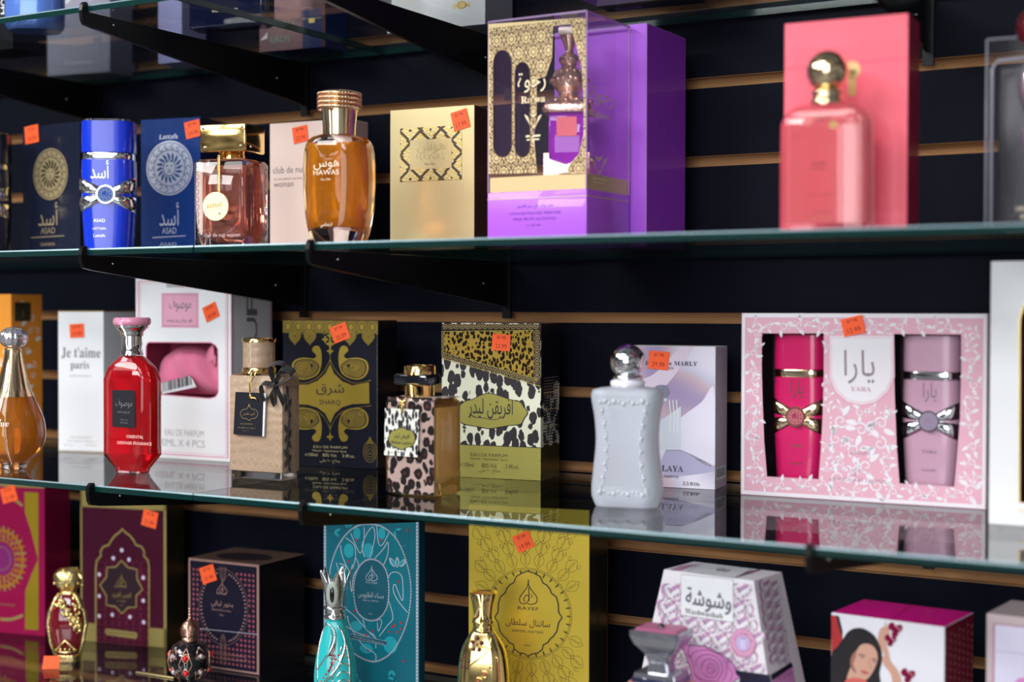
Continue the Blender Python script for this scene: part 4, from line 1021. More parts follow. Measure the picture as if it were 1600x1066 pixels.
fs_ = B.side(b, w/2)
for i in range(9): fs_.ring(d/2-.007, .012+i*.008, .0030, .0034, .0006, RGOLD, 1, 16); fs_.ring(-d/2+.010, .016+i*.0072, .0024, .0024, .0004, RGOLD, 1, 14)
f.text('club de nuit woman', 925, 986, 17, mat('silver_etching', (.6, .5, .5), .3, .4), 2, wd=150); B.put(b, 'etched_pattern')
b = MB(); b.lathe([(.0125, .087), (.0125, .092), (.0118, .0935)], GOLD); B.put(b, 'neck_collar')
b = MB(); ca = w*.49; b.box(-ca+.0035, ca-.0015, -d*.40, d*.40, .0935, .1205, GOLD, .0016)
B.put(b, 'cap')
b = MB(); f = B.face(b, -d*.40-.0001)
for u, v in ((-ca+.007, .1165), (-ca+.0095, .098), (ca-.0065, .0985), (ca-.0055, .1165)): b.sphere((u, -d*.40-.0002, v), .0014, CHROME, 10)
b.sphere((ca-.0013, -d*.2, .0985), .0014, CHROME, 10); B.put(b, 'rhinestones')
b = MB(); ff = B.face(b, -d/2-.002).zoom(0, 0, 2.665); P3 = lambda x, y, n=0: ff.P(*ff.uv(x, y), n)
for i in range(17): 
    q = P3(911-1*i/16, 655+140*i/16); b.tube([(q.x+.0013*cos(a), q.y+.0004*sin(2*a), q.z+.0018*sin(a)) for a in [k_*pi/4 for k_ in range(8)]], .00035, GOLD, 5, True)
B.put(b, 'chain')
b = MB(); ff = B.face(b, -d/2-.0015).zoom(0, 0, 2.665); u, v = ff.uv(902, 860); R_ = abs(ff.uv(902, 800)[1]-v)
b.prism([(u+R_*cos(k_*2*pi/40), v+R_*sin(k_*2*pi/40)) for k_ in range(40)], 0, .0022, mat('coin_gold', (.95, .82, .55), .38, .6), P=ff.P); ff3 = B.face(b, -d/2-.0038).zoom(0, 0, 2.665); ff3.text('ARMAF', 893, 866, 20, FOILG, 1, wd=66, ang=.12)
b.sphere(P3(918, 888, .0027), .0012, CHROME, 10); B.put(b, 'coin_pendant', label='round gold coin pendant')

# beige box behind
BEI = mat('blush_card', (.78, .60, .54), .42, coat=.3)
c = carton('perfume_box', 421.5, 545, 575, -.10, H1, 3, 194, 'blush beige perfume box with thin grey lettering behind the large amber bottle', BEI, side=mat('blush_side_shaded', (.55, .36, .34), .45))  # sides are the same blush, darkened to paint in their shade
f = c.F.zoom(400, 0, 2.665); BG = mat('brown_grey_ink', (.16, .13, .13), .5)
f.text('club de nuit', 140, 720, 28, BG, 1, wd=138, anchor='c'); f.text('EAU DE PARFUM | NATURAL SPRAY', 150, 748, 8, BG, 1, wd=150); f.text('woman', 115, 778, 24, BG, 1, wd=82)
st_on(c, 186, 560, 62, 68, 8, '32.99', zoom=(400, 0, 2.665)); c.done()

# big amber bottle
AMB2 = mat('orange_amber_perfume', (.95, .34, .012), .03, trans=.5, ior=1.36)
cx, cy, w, d = centre(469.5, 556, 590, -.275, H1+.05, 10); w *= 1.15; d *= 1.12
B = Bottle(cx, cy, H1, 10, 'large rounded amber perfume bottle with ridged gold cap in the centre left')
def hw(i=0., zi0=0., zi1=0.):
    pr = [(0, .60), (.003, .70), (.010, .82), (.020, .90), (.035, .965), (.055, 1.0), (.075, .995), (.085, .975), (.092, .93), (.096, .86), (.0990, .74), (.1005, .52)]
    return [(z, w/2*r_-i, d/2*(.75+.25*r_)-i*.8, d/2*.8) for z, r_ in pr if z >= zi0 and (not zi1 or z <= zi1)]
b = MB(); b.loft(hw(), GLASS, k=7); B.put(b, 'glass_body')
b = MB(); b.loft([(.0175, w*.30, d*.22, .006), (.0190, w*.34, d*.28, .008)]+hw(.0075, .021, .089)+[(.0925, w*.36, d*.28, .01)], AMB2, k=6); B.put(b, 'perfume')
b = MB(); b.tube([(0, 0, .090), (.0, -.002, .06), (.004, -.003, .035), (.012, -.002, .023)], .0009, mat('amber_tube', (.95, .6, .25), .2, trans=.5)); B.put(b, 'dip_tube')
b = MB(); cp = [(.0148, .1005), (.0150, .1035), (.0150, .1085), (.0165, .1240)]; b.lathe(cp, PGOLD, k=10)
for i in range(4):
    z = .1262+i*.0040; R_ = .0178; b.tube([(R_*cos(a), R_*sin(a), z) for a in [k_*pi/24 for k_ in range(48)]], .0021, PGOLD, 8, True)
    for j in range(44):
        a = 2*pi*j/44; b.tube([(R_*cos(a)+.0021*cos(a), R_*sin(a)+.0021*sin(a), z-.0014), ((R_+.0025)*cos(a+.06), (R_+.0025)*sin(a+.06), z+.0004), ((R_+.0012)*cos(a+.12), (R_+.0012)*sin(a+.12), z+.0018)], .0005, RGOLD, 4)
b.lathe([(.0165, .124), (.0172, .1402), (.0150, .1412)], PGOLD, k=10); B.put(b, 'cap', label='gold cap with four rope ridges')
b = MB(); f = B.face(b, -d/2+.0012).zoom(400, 0, 2.665); WI = mat('white_enamel_ink', (.85, .78, .62), .4)
f.text('هوس', 298, 708, 40, WI, 30, wd=106, full=True); f.text('HAWAS', 297, 729, 21, WI, 30, wd=106); f.text('For Her', 296, 752, 10, WI, 30, wd=40); f.text('الرصاصي', 298, 950, 24, WI, 30, wd=50, full=True); B.put(b, 'lettering')

# cream gold box with snakeskin panel
CRG = mat('cream_gold_card', (.82, .67, .36), .24, .45, coat=.3); BRS = mat('brown_gold_side', (.085, .042, .022), .3, .3)  # side brown is the gold card with shade mixed into its colour
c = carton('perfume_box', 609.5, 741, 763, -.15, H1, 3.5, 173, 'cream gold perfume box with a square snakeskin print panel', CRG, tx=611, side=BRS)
f = c.F.zoom(400, 0, 2.665)
SDK = mat('snake_dark', (.045, .03, .02), .4); SNG = mat('snake_gold', (.80, .58, .16), .3, .5); SNP = mat('snake_pale', (.80, .72, .48), .35, .3); SNB = mat('snake_brown', (.34, .22, .06), .35, .3)
f.prect(600, 528, 858, 754, SNB, 1); ua, va = f.uv(600, 641)[0], f.uv(729, 754)[1]; ub, vb = f.uv(858, 641)[0], f.uv(729, 528)[1]; nx, ny = 34, 30
for i in range(nx*2):
    for j in range(ny):
        gx, gy = (i+.5)/(2*nx), (j+.5+(i % 2)*.5)/ny
        if gy > 1: continue
        X_, Y_ = abs(gx-.5)*2, abs(gy-.5)*2; zz = abs(((X_*1.5+Y_*1.1) % 1.)-.5); z2 = abs(((X_*1.5-Y_*1.1) % 1.)-.5)
        m_ = SDK if min(zz, z2) < .085 or (zz > .43 and z2 > .43) else (SNP if (i*7+j*3) % 5 < 2 else SNG)
        cu, cv = ua+gx*(ub-ua), va+gy*(vb-va); hu, hv = (ub-ua)/nx*.46, (vb-va)/ny*.46
        f.poly([(max(ua, cu-hu), cv), (cu, max(va, cv-hv)), (min(ub, cu+hu), cv), (cu, min(vb, cv+hv))], m_, 2, False)
f.prect(642, 580, 815, 703, CRG, 4); EMB = mat('gold_emboss', (.62, .50, .26), .3, .5)
f.text('هوس', 730, 640, 44, EMB, 6, wd=116, full=True); f.text('HAWAS', 727, 666, 25, EMB, 6, wd=118); f.text('For Her', 726, 688, 11, BG, 6, wd=44)
st_on(c, 852, 500, 68, 80, 14, '17.99', zoom=(400, 0, 2.665)); c.done()

# acetate showcase with purple bottle
PUR = mat('purple_card', (.42, .10, .74), .42, coat=.3); PURD = mat('plum_print', (.10, .035, .16), .3); GLP = mat('soft_gold_card', (.66, .50, .26), .45, .2)
y0 = -.205; P, w, d = footprint(762, 917, 984, y0, H1+.1, -.5); h = aty(762, 34, y0).z-H1; loc = Vector((P.x, P.y, H1)); rz = rad(-.5)
r_ = thing('perfume_showcase', loc, rz, 'tall clear showcase on a purple base with gold lace print on its front', 'perfume box')
b = MB(); f = Face(b, loc, rz, (0, 0, 0), (1, 0, 0), (0, 0, 1)); sF = Face(b, loc, rz, (w, 0, 0), (0, 1, 0), (0, 0, 1)); f.zoom(740, 0, 2.664); sF.zoom(740, 0, 2.664)
zb = f.uv(260, 795)[1]; zg = f.uv(260, 730)[1]
b.box(0, w, 0, d, 0, zb, PUR, .0006); b.box(.0014, w-.0014, .0014, d-.0014, zb, zg, GLP)
for F_, ww in ((f, w), (sF, d)): F_.line([(0, .0045), (ww, .0045)], .0009, GLP, 1, False); F_.line([(0, zb-.006), (ww, zb-.006)], .0008, GLP, 1, False); 
PIK = mat('deep_violet_ink', (.15, .025, .30), .5)
f.text('عطر مركز خالي من الكحول', 255, 868, 17, PIK, 2, wd=155, full=True); f.text('CONCENTRATED PERFUME', 255, 893, 12, PIK, 2, wd=215); f.text('FREE FROM ALCOHOL', 255, 917, 12, PIK, 2, wd=178); f.text('℮ 30 Ml', 250, 943, 10, PIK, 2, wd=56)
b.build('base', r_)
b = MB(); bf = Face(b, loc, rz, (0, -.0002, 0), (1, 0, 0), (0, 0, 1)).zoom(740, 0, 2.664); BZ = mat('bronze_lace', (.13, .065, .03), .4, .2)
def arch(x0_, x1_, ztop, zbot):
    n = 12; xm = (x0_+x1_)/2; hw_ = (x1_-x0_)/2
    return [bf.uv(xm+hw_*cos(a), ztop+hw_*1.5-hw_*1.5*sin(a)) for a in [k_*pi/n for k_ in range(n+1)]]+[bf.uv(xm-hw_*cos(a), zbot-hw_*1.3+hw_*1.3*sin(a)) for a in [k_*pi/n for k_ in range(n+1)]]
hl = [arch(82, 160, 208, 655), arch(172, 236, 258, 655), [bf.uv(*q) for q in ((264, 720), (250, 560), (262, 470), (262, 330), (300, 318), (326, 240), (330, 108), (402, 100), (428, 190), (452, 290), (458, 420), (458, 560), (440, 640), (395, 690), (390, 722))]]
holed(bf, [bf.uv(*q) for q in ((62, 724), (466, 718), (466, 74), (62, 100))], hl, GLP, 0)
for q in hl[:2]: bf.line(q, .0007, BZ, 3, False, True)
def solid(u, v):
    if not (.0015 < u < w-.0012 and zg+.0008 < v < h-.006): return False
    for q in hl:
        c_ = False; j = len(q)-1
        for i in range(len(q)):
            if (q[i][1] > v) != (q[j][1] > v) and u < (q[j][0]-q[i][0])*(v-q[i][1])/(q[j][1]-q[i][1])+q[i][0]: c_ = not c_
            j = i
        if c_: return False
    return True
def seg(pts, wd_):
    run = []
    for q in pts+[None]:
        if q and solid(*q): run.append(q)
        else:
            if len(run) > 1: bf.line(run, wd_, BZ, 2, False)
            run = []
for i in range(8):
    for j in range(13):
        cx_, cy_ = .002+i*.0150+(j % 2)*.0075, zg+.004+j*.0130
        for q in (.0086, .0053, .0026): seg([(cx_+q*(1+.14*cos(8*a))*cos(a), cy_+q*(1+.14*cos(8*a))*sin(a)) for a in [k_*2*pi/32 for k_ in range(33)]], .0007)
        for k_ in range(8):
            a = k_*pi/4+.39; x_, z_ = cx_+.0040*cos(a), cy_+.0040*sin(a)
            if solid(x_, z_) and solid(x_+.002*cos(a), z_+.002*sin(a)): bf.leaf(x_, z_, .0026, .0014, a, BZ, 2)
b.build('gold_lace_print', r_)
ACE = pane_mat('acetate', (.93, .88, .95), .03, 1.3, .03, (.75, .6, .85)); ACE2 = mat('acetate_seam', (.62, .40, .72), .2, trans=.5)
b = MB(); vs = [(x, y, z) for z in (zg+.0002, h) for x, y in ((.0006, .0006), (w-.0006, .0006), (w-.0006, d-.0006), (.0006, d-.0006))]
b.add(vs, [(0, 1, 5, 4), (1, 2, 6, 5), (3, 0, 4, 7), (4, 5, 6, 7)], ACE)
q = .0011
for x, y in ((0, 0), (w-q, 0), (w-q, d-q), (0, d-q)): b.box(x, x+q, y, y+q, zb, h, ACE2)
for x0_, x1_, ya, yb in ((0, w, 0, q), (0, w, d-q, d), (0, q, 0, d), (w-q, w, 0, d)): b.box(x0_, x1_, ya, yb, h-q, h+.0004, ACE2)
b.build('clear_cover', r_)
b = MB(); f = Face(b, loc, rz, (0, 0, 0), (1, 0, 0), (0, 0, 1)).zoom(740, 0, 2.664); sF = Face(b, loc, rz, (w, 0, 0), (0, 1, 0), (0, 0, 1)).zoom(740, 0, 2.664)
CREAM = mat('cream_gold_ink', (.85, .72, .48), .35, .3)
f.text('رجوة', 242, 385, 84, CREAM, 3, wd=116, full=True); f.text(serif('Rajwa'), 248, 428, 30, CREAM, 3, wd=100)
sF.text('رجوة', 535, 445, 74, CREAM, 3, wd=100, full=True); sF.text(serif('Rajwa'), 520, 490, 26, CREAM, 3, wd=86)
for F_, cx_, cy_ in ((f, 248, 500), (sF, 522, 680)):
    for s_ in (-1, 1):
        for i in range(3): F_.line([(cx_, cy_+48-i*3), (cx_+s_*(14+i*5), cy_+14-i*8), (cx_+s_*(24+i*5), cy_-16-i*3)], .0010, CREAM, 3)
    F_.poly([(cx_-16, cy_-30), (cx_, cy_-24), (cx_+16, cy_-30), (cx_, cy_-4)], CREAM, 3)
    F_.prect(cx_-30, cy_+62, cx_+30, cy_+70, CREAM, 3); F_.prect(cx_-26, cy_+78, cx_+26, cy_+84, CREAM, 3)
b.build('gold_lettering', r_)
# bottle inside
VIO = mat('violet_perfume', (.50, .02, .72), .05, trans=.35, ior=1.4, coat=.5); REDT = mat('red_gem', (.75, .004, .02), .12, coat=.4)
ctr = loc+Matrix.Rotation(rz, 3, 'Z') @ Vector((w*.62, d*.46, zg+.0004)); B = Bottle(*ctr, 20, 'ornate purple bottle with golden minaret cap inside the clear showcase')
ORN = mat('ornate_gold', (.92, .64, .48), .26, .95, bump=(260, .7, .0012))
b = MB()
for s_ in range(4):
    a = s_*pi/2; f4 = Face(b, (0, 0, 0), 0, (0, 0, 0), (cos(a), sin(a), 0), (0, 0, 1))
    pr = lambda u, v, n, a=a: (u*cos(a)+(.0185+n)*sin(a), u*sin(a)-(.0185+n)*cos(a), v)
    b.prism([(-.0190, 0), (-.010, 0), (0, .003), (.010, 0), (.0190, 0), (.0190, .020), (.014, .014), (0, .0095), (-.014, .014), (-.0190, .020)], -.003, .0018, ORN, P=pr)
B.put(b, 'pierced_foot')
b = MB(); b.box(-.0165, .0165, -.0165, .0165, .006, .058, VIO, .002); B.put(b, 'flask')
b = MB(); ff = Face(b, (0, 0, 0), 0, (0, -.0166, 0), (1, 0, 0), (0, 0, 1)); b.prism([(-.009, .035), (.009, .035), (.009, .052), (-.009, .052)], 0, .0008, REDT, P=ff.P); B.put(b, 'red_gem')
b = MB(); b.loft([(.056, .021, .021, .006), (.060, .0225, .0225, .007), (.066, .020, .020, .008), (.070, .0135, .0135, .0135)], ORN, k=6)
b.lathe(smooth_prof([(.0125, .070), (.0095, .076), (.0150, .084), (.0165, .092), (.0125, .100), (.0070, .106), (.0095, .112), (.0085, .117), (.0040, .121), (.0045, .127), (.0065, .134), (.0085, .140)]), ORN, k=10)
for i in range(12):
    a = i*pi/6; b.sphere((.0158*cos(a), .0158*sin(a), .090), .0028, ORN, 8); b.sphere((.0125*cos(a), .0125*sin(a), .0995), .002, ORN, 8); b.sphere((.019*cos(a), .019*sin(a), .0665), .0028, ORN, 8)
b.box(-.009, .009, -.009, .009, .140, .149, mat('cream_stopper', (.85, .78, .62), .3, .2), .0015); b.v = [(x, y, z if z < .070 else .070+(z-.070)*.80) for x, y, z in b.v]; B.put(b, 'minaret_cap')

c = carton('perfume_box', 866, 1010, 1071, -.118, H1, -.5, 52, 'plain purple perfume box standing behind the clear showcase', PUR, side=mat('purple_side_shaded', (.33, .045, .62), .42, coat=.3), edge=mat('pale_purple', (.62, .33, .85), .4))  # darker purple on the sides: shade put into the colour
c.done()
# coral pink box and bottle
COR = mat('coral_pink_card', (.92, .14, .20), .3, coat=.6, bump=(30, .12, .004)); CORL = mat('coral_line', (.80, .10, .15), .4)
c = carton('perfume_box', 1225, 1418, 1436, -.25, H1, 3.2, 38, 'tall coral pink perfume box behind the gold ball bottle', COR, tx=1226, side=mat('coral_side_shaded', (.33, .008, .05), .35, coat=.4))  # sides: coral card with its shade painted into a deeper red
f = c.F.zoom(1060, 0, 2.665)
for i in range(70):
    x = 480+i*6.6; f.line([(x, 160 if i > 40 else 195), (x, 480 if i < 44 else 880)], .00035, CORL, 0)
f.line([(444, 288), (952, 242)], .0006, mat('rose_crease', (.62, .06, .12), .3), 2)
f.prect(706, 290, 740, 400, mat('dull_gold_tab', (.55, .40, .18), .35, .5), 2); u, v = f.uv(722, 292); f.ell(u, v, .0064, .007, MATS['dull_gold_tab'], 2)
c.done()
CORP = mat('coral_perfume', (1.0, .20, .235), .06, trans=.0, ior=1.36, coat=.4)
cx, cy, w, d = centre(1222, 1350, 1363, -.300, H1+.05, 4); d = .024; w *= 1.11
B = Bottle(cx, -.285, H1, 4, 'coral pink arched glass bottle with golden ball stopper')
b = MB()
def arch(i=0., z0=0.):
    o = [(z0, w/2-i, d/2-i, .007)]; R_ = w/2
    o += [(.060, w/2-i, d/2-i, .007), (.078, w/2*.99-i, d/2-i, .007)]
    for k_ in range(1, 8):
        a = k_*pi/2/8; o.append((.080+(.0195-i)*sin(a), max(.012, (w/2-i)*(.42+.58*cos(a))), (d/2-i)*(.6+.4*cos(a)), .007))
    return o
b.loft(arch(), GLASS, k=5); b.v = [(x, y, z*.935) for x, y, z in b.v]; B.put(b, 'glass_body')
b = MB(); b.loft(arch(.0040, .006), CORP, k=4); b.v = [(x, y, z*.935) for x, y, z in b.v]; B.put(b, 'perfume')
b = MB(); f = B.face(b, -d/2+.0043).zoom(1060, 0, 2.665); DPK = mat('brown_pink_ink', (.42, .10, .08), .4); BRN2 = mat('brown_ink', (.10, .02, .015), .4); GI = mat('gold_ink', (.65, .42, .16), .35, .5)
for r_ in (0, .0022, .0044):
    for s_ in (1, -1):
        f.line([f.uv(612-s_*46, 560 if s_ > 0 else 660) for _ in (0,)]+[f.uv(612-s_*46, 500), ], .0003, DPK, 1, False) if False else None
    f.ring(*f.uv(607, 640), .0105-r_, .0285-r_, .0005, DPK, 1, 40)
f.text('9AM', 585, 690, 14, BRN2, 3, wd=58); f.text('POUR FEMME', 582, 708, 8, BRN2, 3, wd=66); f.text('EAU DE PARFUM', 598, 815, 8, DPK, 3, wd=110); f.text('AFNAN', 600, 888, 8, DPK, 3, wd=62); f.text('100 ml ℮ 3.4 fl.oz.', 600, 912, 8, GI, 3, wd=88)
f.leaf(*f.uv(628, 530), .007, .006, .4, GI, 3); B.put(b, 'lettering')
b = MB(); b.lathe([(.0125, .0985), (.0130, .100), (.0130, .1025), (.0112, .1035), (.0112, .1065), (.0125, .1075), (.0125, .109), (.010, .1105)], PGOLD); b.sphere((0, 0, .1250), .0162, PGOLD, 40); b.v = [(x*.935, y*.935, z*.935) for x, y, z in b.v]; B.put(b, 'ball_stopper')

# clear case at the right edge
CASE = pane_mat('blister', (.86, .86, .90), .06, 1.3, .02, (.6, .6, .7)); RIM = mat('cloudy_plastic', (.42, .42, .50), .2, trans=.4)
P, w, d = footprint(1541, 1553, None, -.20, H1+.08, 2)[0], .085, .05; loc = Vector((P.x, P.y, H1)); rz = rad(3)
r_ = thing('perfume_showcase', loc, rz, 'clear plastic case with dark lining cut off by the right edge', 'perfume box')
h = aty(1543, 62, -.20).z-H1
b = MB(); b.box(.006, w-.002, .012, d-.004, .003, h-.018, mat('dark_lining', (.010, .009, .012), .3), .003); f = Face(b, loc, rz, (0, .012, 0), (1, 0, 0), (0, 0, 1)); f.text('GRANDEUR', .030, .018, .003, MATS['cream_gold_ink'], 2, px=False, wd=.02); f.text('ELITE', .030, .012, .003, MATS['cream_gold_ink'], 2, px=False, wd=.012); b.build('dark_lining', r_)
b = MB(); vs = [(x, y, z) for z in (0.0004, h) for x, y in ((0, 0), (w, 0), (w, d), (0, d))]
b.add(vs, [(0, 1, 5, 4), (1, 2, 6, 5), (3, 0, 4, 7), (4, 5, 6, 7)], CASE)
b.tube([(.004, -.0004, .004), (.004, -.0004, h-.022), (.008, -.0004, h-.0165), (w, -.0004, h-.013)], .0013, RIM, 8)
b.tube([(0, 0, 0), (0, 0, h)], .0008, RIM, 6); b.tube([(0, 0, h), (w, 0, h)], .0008, RIM, 6); b.build('clear_case', r_)
B = Bottle(*(loc+Matrix.Rotation(rz, 3, 'Z') @ Vector((.040, -.022, 0))), 5, 'silver figure bottle with dark red glass ball at the right edge')
b = MB(); b.lathe(smooth_prof([(.0125, .0), (.0135, .004), (.008, .012), (.006, .045), (.012, .060), (.013, .072), (.008, .080), (.015, .098), (.0145, .115), (.008, .125), (.007, .134)]), mat('satin_silver', (.75, .76, .82), .22, .9), k=10); B.put(b, 'body')
b = MB(); b.lathe([(.0085, .082), (.0095, .084), (.0095, .090), (.0085, .092)], RGOLD); B.put(b, 'gold_ring')
b = MB(); b.sphere((0, 0, .147), .0165, mat('dark_red_glass', (.10, .008, .012), .05, coat=1), 30); B.put(b, 'ball_stopper')

# ------------------------------------------------------------ lowest shelf (H3), left to right
MAGC = mat('magenta_card', (.30, .004, .062), .3, .2, coat=.15, spec=.3); YGF = mat('yellow_gold_foil', (.72, .50, .04), .22, .8); DULG = mat('dull_gold_card', (.42, .33, .11), .36, .55)
MAR = mat('maroon_card', (.050, .003, .017), .4, spec=.2)
c = carton('perfume_box', -60, 70, None, -.112, H3, 11, 764, 'magenta perfume box with gold side band at the lower left edge', MAGC, tx=70, d=.05, side=MAGC)
f = c.F.zoom(0, 740, 3.27)
f.poly([(125, 95), (196, 98), (197, 800), (128, 797), (130, 600), (160, 520), (195, 440), (160, 300), (128, 200)], YGF, 1)
f.rect(0, c.h-.004, c.w, c.h-.0004, DULG, 1)
u, v = f.uv(10, 435)
for r_, k_ in ((.0305, 30), (.025, 26), (.0195, 22)):
    f.ring(u, v, r_, r_*1.12, .0035 if r_ > .03 else .0012, mat('amber_gold_print', (.50, .22, .02), .35, .5), 1, 48)
    for i in range(k_): f.leaf(u+r_*cos(i*2*pi/k_), v+r_*1.12*sin(i*2*pi/k_), .0065, .0028, i*2*pi/k_, DULG if i % 2 else MATS['amber_gold_print'], 2, .2)
f.ell(u, v, .0175, .0195, mat('violet_card', (.18, .01, .12), .4), 2, 36); f.ring(u, v, .0125, .014, .0006, DULG, 3)
for pts in (((0, 745), (60, 745), (118, 725)), ((60, 130), (90, 145), (115, 165))): f.curve(pts, .0035, DULG, 2)
f.text('CONCENTRATED PERFUME', 30, 675, 9, DULG, 3, wd=90)
st_on(c, 47, 107, 78, 78, 17, '21.99', zoom=(0, 740, 3.27)); c.done()

c = carton('perfume_box', 126, 260, 288, -.083, H3, 12, 764, 'maroon perfume box with gold arch and eight pointed star, under the red bottle', MAR, side=mat('bronze_side', (.05, .04, .012), .35, .5))
f = c.F.zoom(0, 740, 3.27)
f.rect(0, 0, c.w, .022, DULG, 1); f.rect(c.w-.0035, 0, c.w, c.h, DULG, 1); f.rect(0, c.h-.0215, c.w, c.h, DULG, 1); f.rect(0, 0, .0022, c.h, DULG, 1)
half = [(626, 283), (640, 300), (665, 318), (685, 345), (695, 365), (725, 375), (738, 400), (735, 420), (757, 445), (762, 480), (762, 1000)]
inner = [(x, y) for x, y in half]; full = half+[(1252-x, y) for x, y in half[::-1]][:-1]
f.poly(full, MAR, 2); f.line([(1252-x, y) for x, y in half[::-1]]+half[1:], .0022, DULG, 3)
LAT = mat('crimson_lattice', (.20, .012, .05), .4)
for i in range(7):
    for j in range(12):
        x, y = 520+i*36, 480+j*38
        if 505 < x < 745 and y < 870: u, v = f.uv(x, y); f.ring(u, v, .0062, .0072, .0004, LAT, 3, 12)
for x, y in ((623, 392), (580, 433), (660, 440), (508, 516), (733, 532), (508, 626), (733, 650), (508, 728), (575, 722), (665, 733), (735, 760)):
    u, v = f.uv(x, y); f.ell(u, v, .0022, .0024, mat('pearl_dot', (.62, .60, .80), .3), 5, 14); f.ring(u, v, .0030, .0033, .0005, LAT, 4, 14)
st8 = []
for x, y in ((622, 445), (655, 480), (700, 490), (702, 540), (730, 592), (697, 625), (697, 684), (655, 685), (625, 716), (590, 680), (545, 672), (545, 625), (512, 570), (545, 530), (548, 480), (592, 478)): st8.append((x, y))
f.poly(st8, mat('black_plum', (.022, .004, .012), .4), 5); f.line(st8, .0019, DULG, 6, closed=True)
def rayef(f, x, y, s, m, L=7, name=True):
    """onion shaped calligraphic mark above a name"""
    k_ = s
    f.curve([(x, y-62*k_), (x-3*k_, y-35*k_), (x-20*k_, y-10*k_), (x-35*k_, y+12*k_), (x-33*k_, y+32*k_), (x-16*k_, y+38*k_), (x-2*k_, y+28*k_), (x+2*k_, y+10*k_), (x-6*k_, y+2*k_), (x-18*k_, y+16*k_), (x-14*k_, y+30*k_)], [.0004+.0003*s]*61, m, L)
    f.curve([(x, y-62*k_), (x+3*k_, y-35*k_), (x+20*k_, y-10*k_), (x+35*k_, y+12*k_), (x+32*k_, y+34*k_), (x+10*k_, y+40*k_), (x-4*k_, y+36*k_)], .0004+.0003*s, m, L)
    f.line([(x+2*k_, y-30*k_), (x+3*k_, y+26*k_)], .0005+.0003*s, m, L); f.curve([(x+10*k_, y-2*k_), (x+16*k_, y+6*k_), (x+10*k_, y+14*k_)], .0004+.0002*s, m, L)
    if name: f.text('RAYEF', x, y+66*k_, 18*k_, m, L, wd=84*k_)
rayef(f, 622, 552, .62, DULG, 7, False); f.text('RAYEF', 620, 584, 9, DULG, 7, wd=66)
f.text('العنبر الفريد', 622, 640, 34, DULG, 7, wd=98, full=True); f.text('AL ANBAR', 622, 655, 8, DULG, 7, wd=48); f.text('20ml', 622, 676, 7, DULG, 7, wd=20)
f.poly([(540, 795), (548, 792), (700, 812), (704, 828), (700, 842), (692, 845), (545, 825), (538, 812)], DULG, 6); f.text('CONCENTRATED PERFUME OIL', 620, 822, 7, MAR, 7, wd=130)
st_on(c, 767, 232, 76, 84, -12, '21.99', zoom=(0, 740, 3.27)); c.done()

# golden bird bottle
ORG2 = mat('bright_ornate_gold', (.90, .72, .33), .15, 1, bump=(300, .9, .0015)); GARN = mat('garnet_glass', (.20, .002, .012), .08, trans=.2, coat=1)
p0 = aty(107, 1033, -.161); B = Bottle(p0.x, -.161, H3, 34, 'small ornate golden bottle with garnet panels shaped like a bird')
S_ = 1.0
b = MB(); b.lathe(smooth_prof([(.0125, 0), (.0135, .003), (.0120, .006), (.0135, .010), (.0172, .024), (.0205, .042), (.0190, .056), (.0150, .068), (.0110, .076)]), GARN, k=9, sy=.75); B.put(b, 'flask')
b = MB(); b.lathe([(.0135, 0), (.0142, .002), (.0130, .004), (.0142, .006), (.0128, .008)], ORG2, sy=.8)
for s_ in (-1, 1):
    b.tube([(s_*.0130, -.006, .008), (s_*.0175, -.008, .022), (s_*.0208, -.006, .042), (s_*.0190, -.006, .056), (s_*.013, -.008, .068), (s_*.008, -.006, .077)], [.0018, .0022, .0026, .0026, .0030, .0025], ORG2, 8)
for i in range(46):
    t = i/45; a = -.3+1.35*t; b.sphere((-.008+.022*t+.003*sin(i*2.1), -.0165+.006*abs(t-.4), .071-.030*t+.004*cos(i*1.7)), .0022+.0006*sin(i*1.3), ORG2, 8)
for i in range(20): b.sphere((.012+.0035*sin(i*1.9), -.0125+.002*cos(i), .034+i*.0020), .0023, ORG2, 8)
b.tube([(-.012, -.0125, .012), (-.006, -.0145, .020), (0, -.0150, .026), (.006, -.0145, .020), (.012, -.0125, .012)], .0013, ORG2, 6)
b.tube([(-.013, -.012, .014), (0, -.0155, .0125), (.013, -.012, .014)], .0012, ORG2, 6)
for i in range(5): b.sphere((-.010+i*.005, -.0150, .016), .0016, ORG2, 8)
B.put(b, 'gold_filigree')
b = MB(); b.lathe(smooth_prof([(.0095, .0755), (.0090, .080), (.0125, .084), (.0160, .092), (.0150, .099), (.0080, .1045), (.0015, .1055)]), ORG2, k=9, sy=.8)
for i in range(30): a = i*2.4; z = .085+i*.00062; rr_ = .0155-.00020*i; b.sphere((rr_*cos(a), rr_*.8*sin(a), z), .0022, ORG2, 8)
b.tube([(.008, -.002, .098), (.016, -.006, .096), (.0185, -.008, .090)], [.004, .003, .0008], ORG2, 8); B.put(b, 'bird_head_cap')
B.each('red_stone', [(q, .0014) for q in ((-.010, -.0160, .070), (-.011, -.0155, .062), (.002, -.017, .060))], REDT)
# loose price label lying on the glass
b = MB(); pz = atz(89, 1042, H3); b.add([(-.009, -.004, 0), (.009, -.004, 0), (.0088, .0045, .012), (-.0088, .005, .0125), (-.009, -.0037, 0), (.009, -.0037, 0), (.0088, .0048, .012), (-.0088, .0053, .0125)], [(0, 1, 2, 3), (7, 6, 5, 4), (0, 4, 5, 1), (1, 5, 6, 2), (2, 6, 7, 3), (3, 7, 4, 0)], ORANGE)
tag(b.build('loose_price_sticker', None, (pz.x, -.195, H3+.0002), .62), 'orange price sticker curled up on the glass before the golden bird bottle', 'price sticker')

